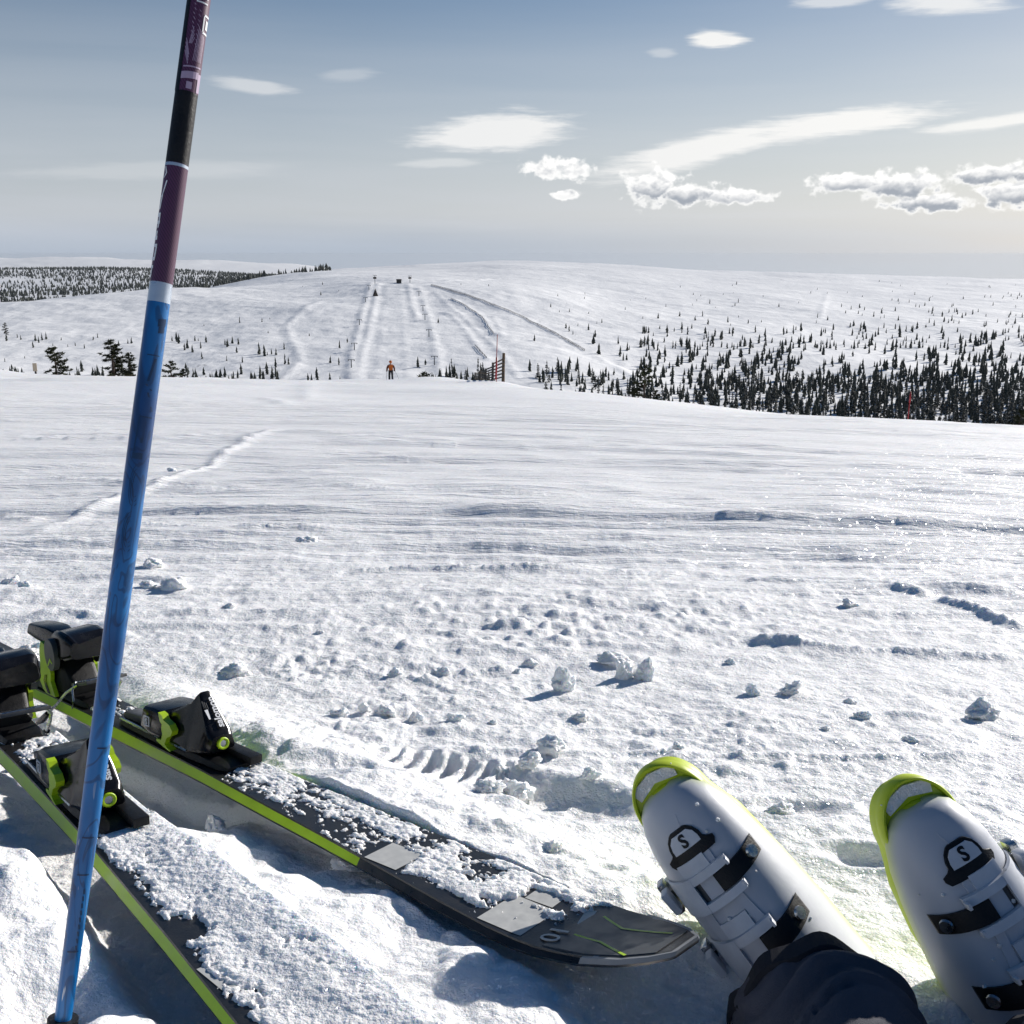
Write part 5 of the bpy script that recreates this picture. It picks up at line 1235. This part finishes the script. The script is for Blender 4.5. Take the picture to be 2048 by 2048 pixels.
for k, (a, ax) in enumerate(LEGAX):
    rel = co-np.array(a); s = rel@np.array(ax); perp = rel-s[:, None]*np.array(ax); d = np.linalg.norm(perp, axis=1)
    u1 = np.array(cam_vec(1, 0, 0)); u1 = u1-np.array(ax)*(u1@np.array(ax)); u1 /= np.linalg.norm(u1); u2 = np.cross(np.array(ax), u1)
    ang = np.arctan2(perp@u2, perp@u1); w = sst(d, .16, .12)*sst(s, .002, .03)*sst(s, .6, .3)
    wav = s+.020*np.sin(ang*2+k)+.012*np.cos(ang*3.2+1.3)
    f = .007*(np.abs(vn(wav/.030, ang*.40, 501+k))*2-.6)+.0035*(np.abs(vn(wav/.016+3, ang*.6, 511+k))*2-.6)+.007*vn(wav/.05, ang*.8, 521+k)
    hem = 0
    disp += w*(f+hem)
disp += .004*fbm(co[:, 0]/.05, co[:, 1]/.03, 3, 531)*sst(co[:, 1], .7, .5)
co = co+nr*disp[:, None]; me.vertices.foreach_set('co', (co-np.array(person.location)).astype(np.float32).ravel()); me.update()
me.materials.clear(); me.materials.append(M['cloth'])
tr = link('trousers', me, person)
tr['label'] = 'dark ski trousers with wrinkled cloth'
# hem band and brown zip tape on the leg beside the other boot
for k, (B, knee, hip, _a) in enumerate(legs):
    a, ax = LEGAX[k]; mfr = frame(a, cam_vec(1, 0, 0), (0, 0, 1)); bm = bmesh.new(); N = 64; ax_ = Vector(ax)
    u1 = cam_vec(1, 0, 0); u1 = (u1-ax_*u1.dot(ax_)).normalized(); u2 = ax_.cross(u1); rings = []
    for s_, r in ((-.004, .056), (-.010, .062), (-.006, .0675), (.004, .0705), (.014, .0735), (.017, .070)):
        rings.append([inv @ (Vector(a)+ax_*(s_+.006*math.sin(3*q2)+.004*math.sin(7*q2+1))+u1*(r*math.cos(q2)*(1+.02*math.sin(4*q2)))+u2*(r*math.sin(q2))) for q2 in [2*math.pi*j/N for j in range(N)]])
    loft(bm, rings, False); part('hem', bm, M['cloth_dark'], tr, None)
a, ax = LEGAX[0]; ax_ = Vector(ax); u1 = cam_vec(1, 0, 0); u1 = (u1-ax_*u1.dot(ax_)).normalized(); u2 = ax_.cross(u1); bm = bmesh.new(); prev = None
for i in range(30):
    s_ = .03+.085*i/29; row = []
    for j in range(5):
        q2 = .02+.14*j/4-.05*i/29+.03*math.sin(i*1.1); r = .0830+.012*min(1, i/16)+.003*math.sin(i*1.7+j)+(.004 if j in (1, 3) else 0)
        row.append(bm.verts.new(inv @ (Vector(a)+ax_*s_+u1*(r*math.cos(q2))+u2*(r*math.sin(q2)))))
    if prev:
        for j in range(4): bm.faces.new((prev[j], prev[j+1], row[j+1], row[j]))
    prev = row
part('zip_tape', bm, M['zip'], tr, 1.2)

# ------------------------------------------------------------------ skier in orange on the brow
def skier(px, y):
    d = pix_dir(px, 760); x = y*d.x/d.y; base = Vector((x, y, ground_z(x, y)))
    rt = empty('person', Matrix.Translation(base) @ Matrix.Rotation(.25, 4, 'Z'), label='skier in an orange jacket and black trousers standing on the brow, seen from behind', cat='person')
    J = {'pelvis': (0, 0, .95, .13, .10), 'waist': (0, 0, 1.10, .13, .10), 'chest': (0, .01, 1.30, .15, .11), 'neck': (0, .01, 1.47, .06, .06), 'head0': (0, .0, 1.56, .085, .095), 'head1': (0, 0, 1.68, .085, .10),
         'hl': (-.10, 0, .90, .085, .085), 'kl': (-.12, .03, .50, .062, .065), 'al': (-.12, -.03, .10, .055, .07), 'fl': (-.13, .12, .05, .05, .045), 'hr': (.10, 0, .90, .085, .085), 'kr': (.12, .03, .50, .062, .065), 'ar': (.12, -.03, .10, .055, .07), 'fr': (.13, .12, .05, .05, .045),
         'sl': (-.18, 0, 1.40, .07, .07), 'el': (-.29, -.03, 1.16, .055, .055), 'wl': (-.30, .10, .95, .04, .045), 'gl': (-.30, .15, .88, .045, .05), 'sr': (.18, 0, 1.40, .07, .07), 'er': (.29, -.03, 1.16, .055, .055), 'wr': (.31, .08, .95, .04, .045), 'gr': (.31, .13, .88, .045, .05)}
    E = [('pelvis', 'waist'), ('waist', 'chest'), ('chest', 'neck'), ('neck', 'head0'), ('head0', 'head1'), ('pelvis', 'hl'), ('hl', 'kl'), ('kl', 'al'), ('al', 'fl'), ('pelvis', 'hr'), ('hr', 'kr'), ('kr', 'ar'), ('ar', 'fr'), ('chest', 'sl'), ('sl', 'el'), ('el', 'wl'), ('wl', 'gl'), ('chest', 'sr'), ('sr', 'er'), ('er', 'wr'), ('wr', 'gr')]
    def skin(keys, edges, grow, m_, name, root_key):
        ks = list(keys); me = bpy.data.meshes.new(name); me.from_pydata([J[k][:3] for k in ks], [(ks.index(a), ks.index(c2)) for a, c2 in edges], [])
        o = link('tmp', me); md = o.modifiers.new('s', 'SKIN')
        for i, k in enumerate(ks): me.skin_vertices[0].data[i].radius = (J[k][3]+grow, J[k][4]+grow); me.skin_vertices[0].data[i].use_root = (k == root_key)
        o.modifiers.new('u', 'SUBSURF').levels = 2
        m2 = bpy.data.meshes.new_from_object(o.evaluated_get(bpy.context.evaluated_depsgraph_get())); bpy.data.objects.remove(o); m2.materials.clear(); m2.materials.append(m_); m2.name = name
        for p in m2.polygons: p.use_smooth = True
        return link(name, m2, rt)
    skin(J, E, 0, M['skin'], 'body', 'pelvis')
    sub = lambda ks: [e for e in E if e[0] in ks and e[1] in ks]
    tk = ['pelvis', 'hl', 'kl', 'al', 'hr', 'kr', 'ar']; skin(tk, sub(tk), .022, M['navy'], 'trousers', 'pelvis')
    jk = ['pelvis', 'waist', 'chest', 'neck', 'sl', 'sr']; skin(jk, sub(jk), .032, M['orange'], 'jacket', 'pelvis')
    for s_ in 'lr':
        sk_ = ['s'+s_, 'e'+s_, 'w'+s_, 'g'+s_]; skin(sk_, sub(sk_), .022, M['orange_dark'], 'sleeve', 's'+s_)
        fk = ['a'+s_, 'f'+s_]; skin(fk, sub(fk), .02, M['navy'], 'boot', 'a'+s_)
    bm = bmesh.new(); bmesh.ops.create_uvsphere(bm, u_segments=20, v_segments=12, radius=1, matrix=Matrix.Translation((0, -.01, 1.665)) @ Matrix.Diagonal((.125, .14, .115, 1))); part('helmet', bm, M['orange'], rt, 1.2)
    bm = bmesh.new(); box(bm, -.13, .13, .06, .10, 1.64, 1.70, .02); part('goggles', bm, M['black'], rt)
    bm = bmesh.new(); loft(bm, [rrect(w, .98+dz_, z1, .05, 5, 0, w*.85, 0) if False else [(px_, -.155-dpt, z_) for px_, z_ in ((-.14, 1.02), (.14, 1.02), (.15, 1.2), (.12, 1.42), (-.12, 1.42), (-.15, 1.2))] for dpt, w, dz_, z1 in ((-.05, .2, 0, 1), (.03, .2, 0, 1), (.07, .2, 0, 1))]); part('back_panel', bm, M['orange'], rt, .9)
    bm = bmesh.new(); box(bm, -.16, .16, -.17, .12, .945, .985, .02); part('jacket_hem', bm, M['orange_dark'], rt)
    for s_, dxx in ((-1, -.06), (1, .42)):
        o = empty('ski_pole', Matrix.Translation(base), label='thin dark ski pole slanting outward from the orange skier' if s_ > 0 else 'thin dark ski pole held upright by the orange skier', cat='ski pole')
        bm = bmesh.new(); tube(bm, [(s_*.33, .10, .98), (s_*.33+dxx*.6, -.02, .40), (s_*.33+dxx, -.10, -.05)], .012, 6); link('shaft', bm_mesh('shaft', bm, M['metal_grey']), o)
        bm = bmesh.new(); tube(bm, [(s_*.33-dxx*.08, .10, 1.06), (s_*.33, .10, .95)], .022, 8); link('grip', bm_mesh('grip', bm, M['black_matt']), o)
skier(782, 87)
# ------------------------------------------------------------------ the air in the valley
hz = bpy.data.materials.new('haze_air'); hz.use_nodes = True; q = NB(new_tree(hz.node_tree))
pv = q.n('ShaderNodeVolumePrincipled', {'Color': (.62, .68, .76), 'Density': 1.7e-5, 'Anisotropy': .2})
q.n('ShaderNodeOutputMaterial', {'Volume': pv.outputs[0]})
bm = bmesh.new(); zlo = float(min(FZ.min(), GZ.min()))-1; zhi = max(float(FZ.max()), ZC+2)+12
box(bm, -31000, 31000, -400, 31000, zlo, zhi)
put_props(link('haze', bm_mesh('haze', bm, hz)), 'thin pale haze in the air over the valley', 'haze', kind='stuff')
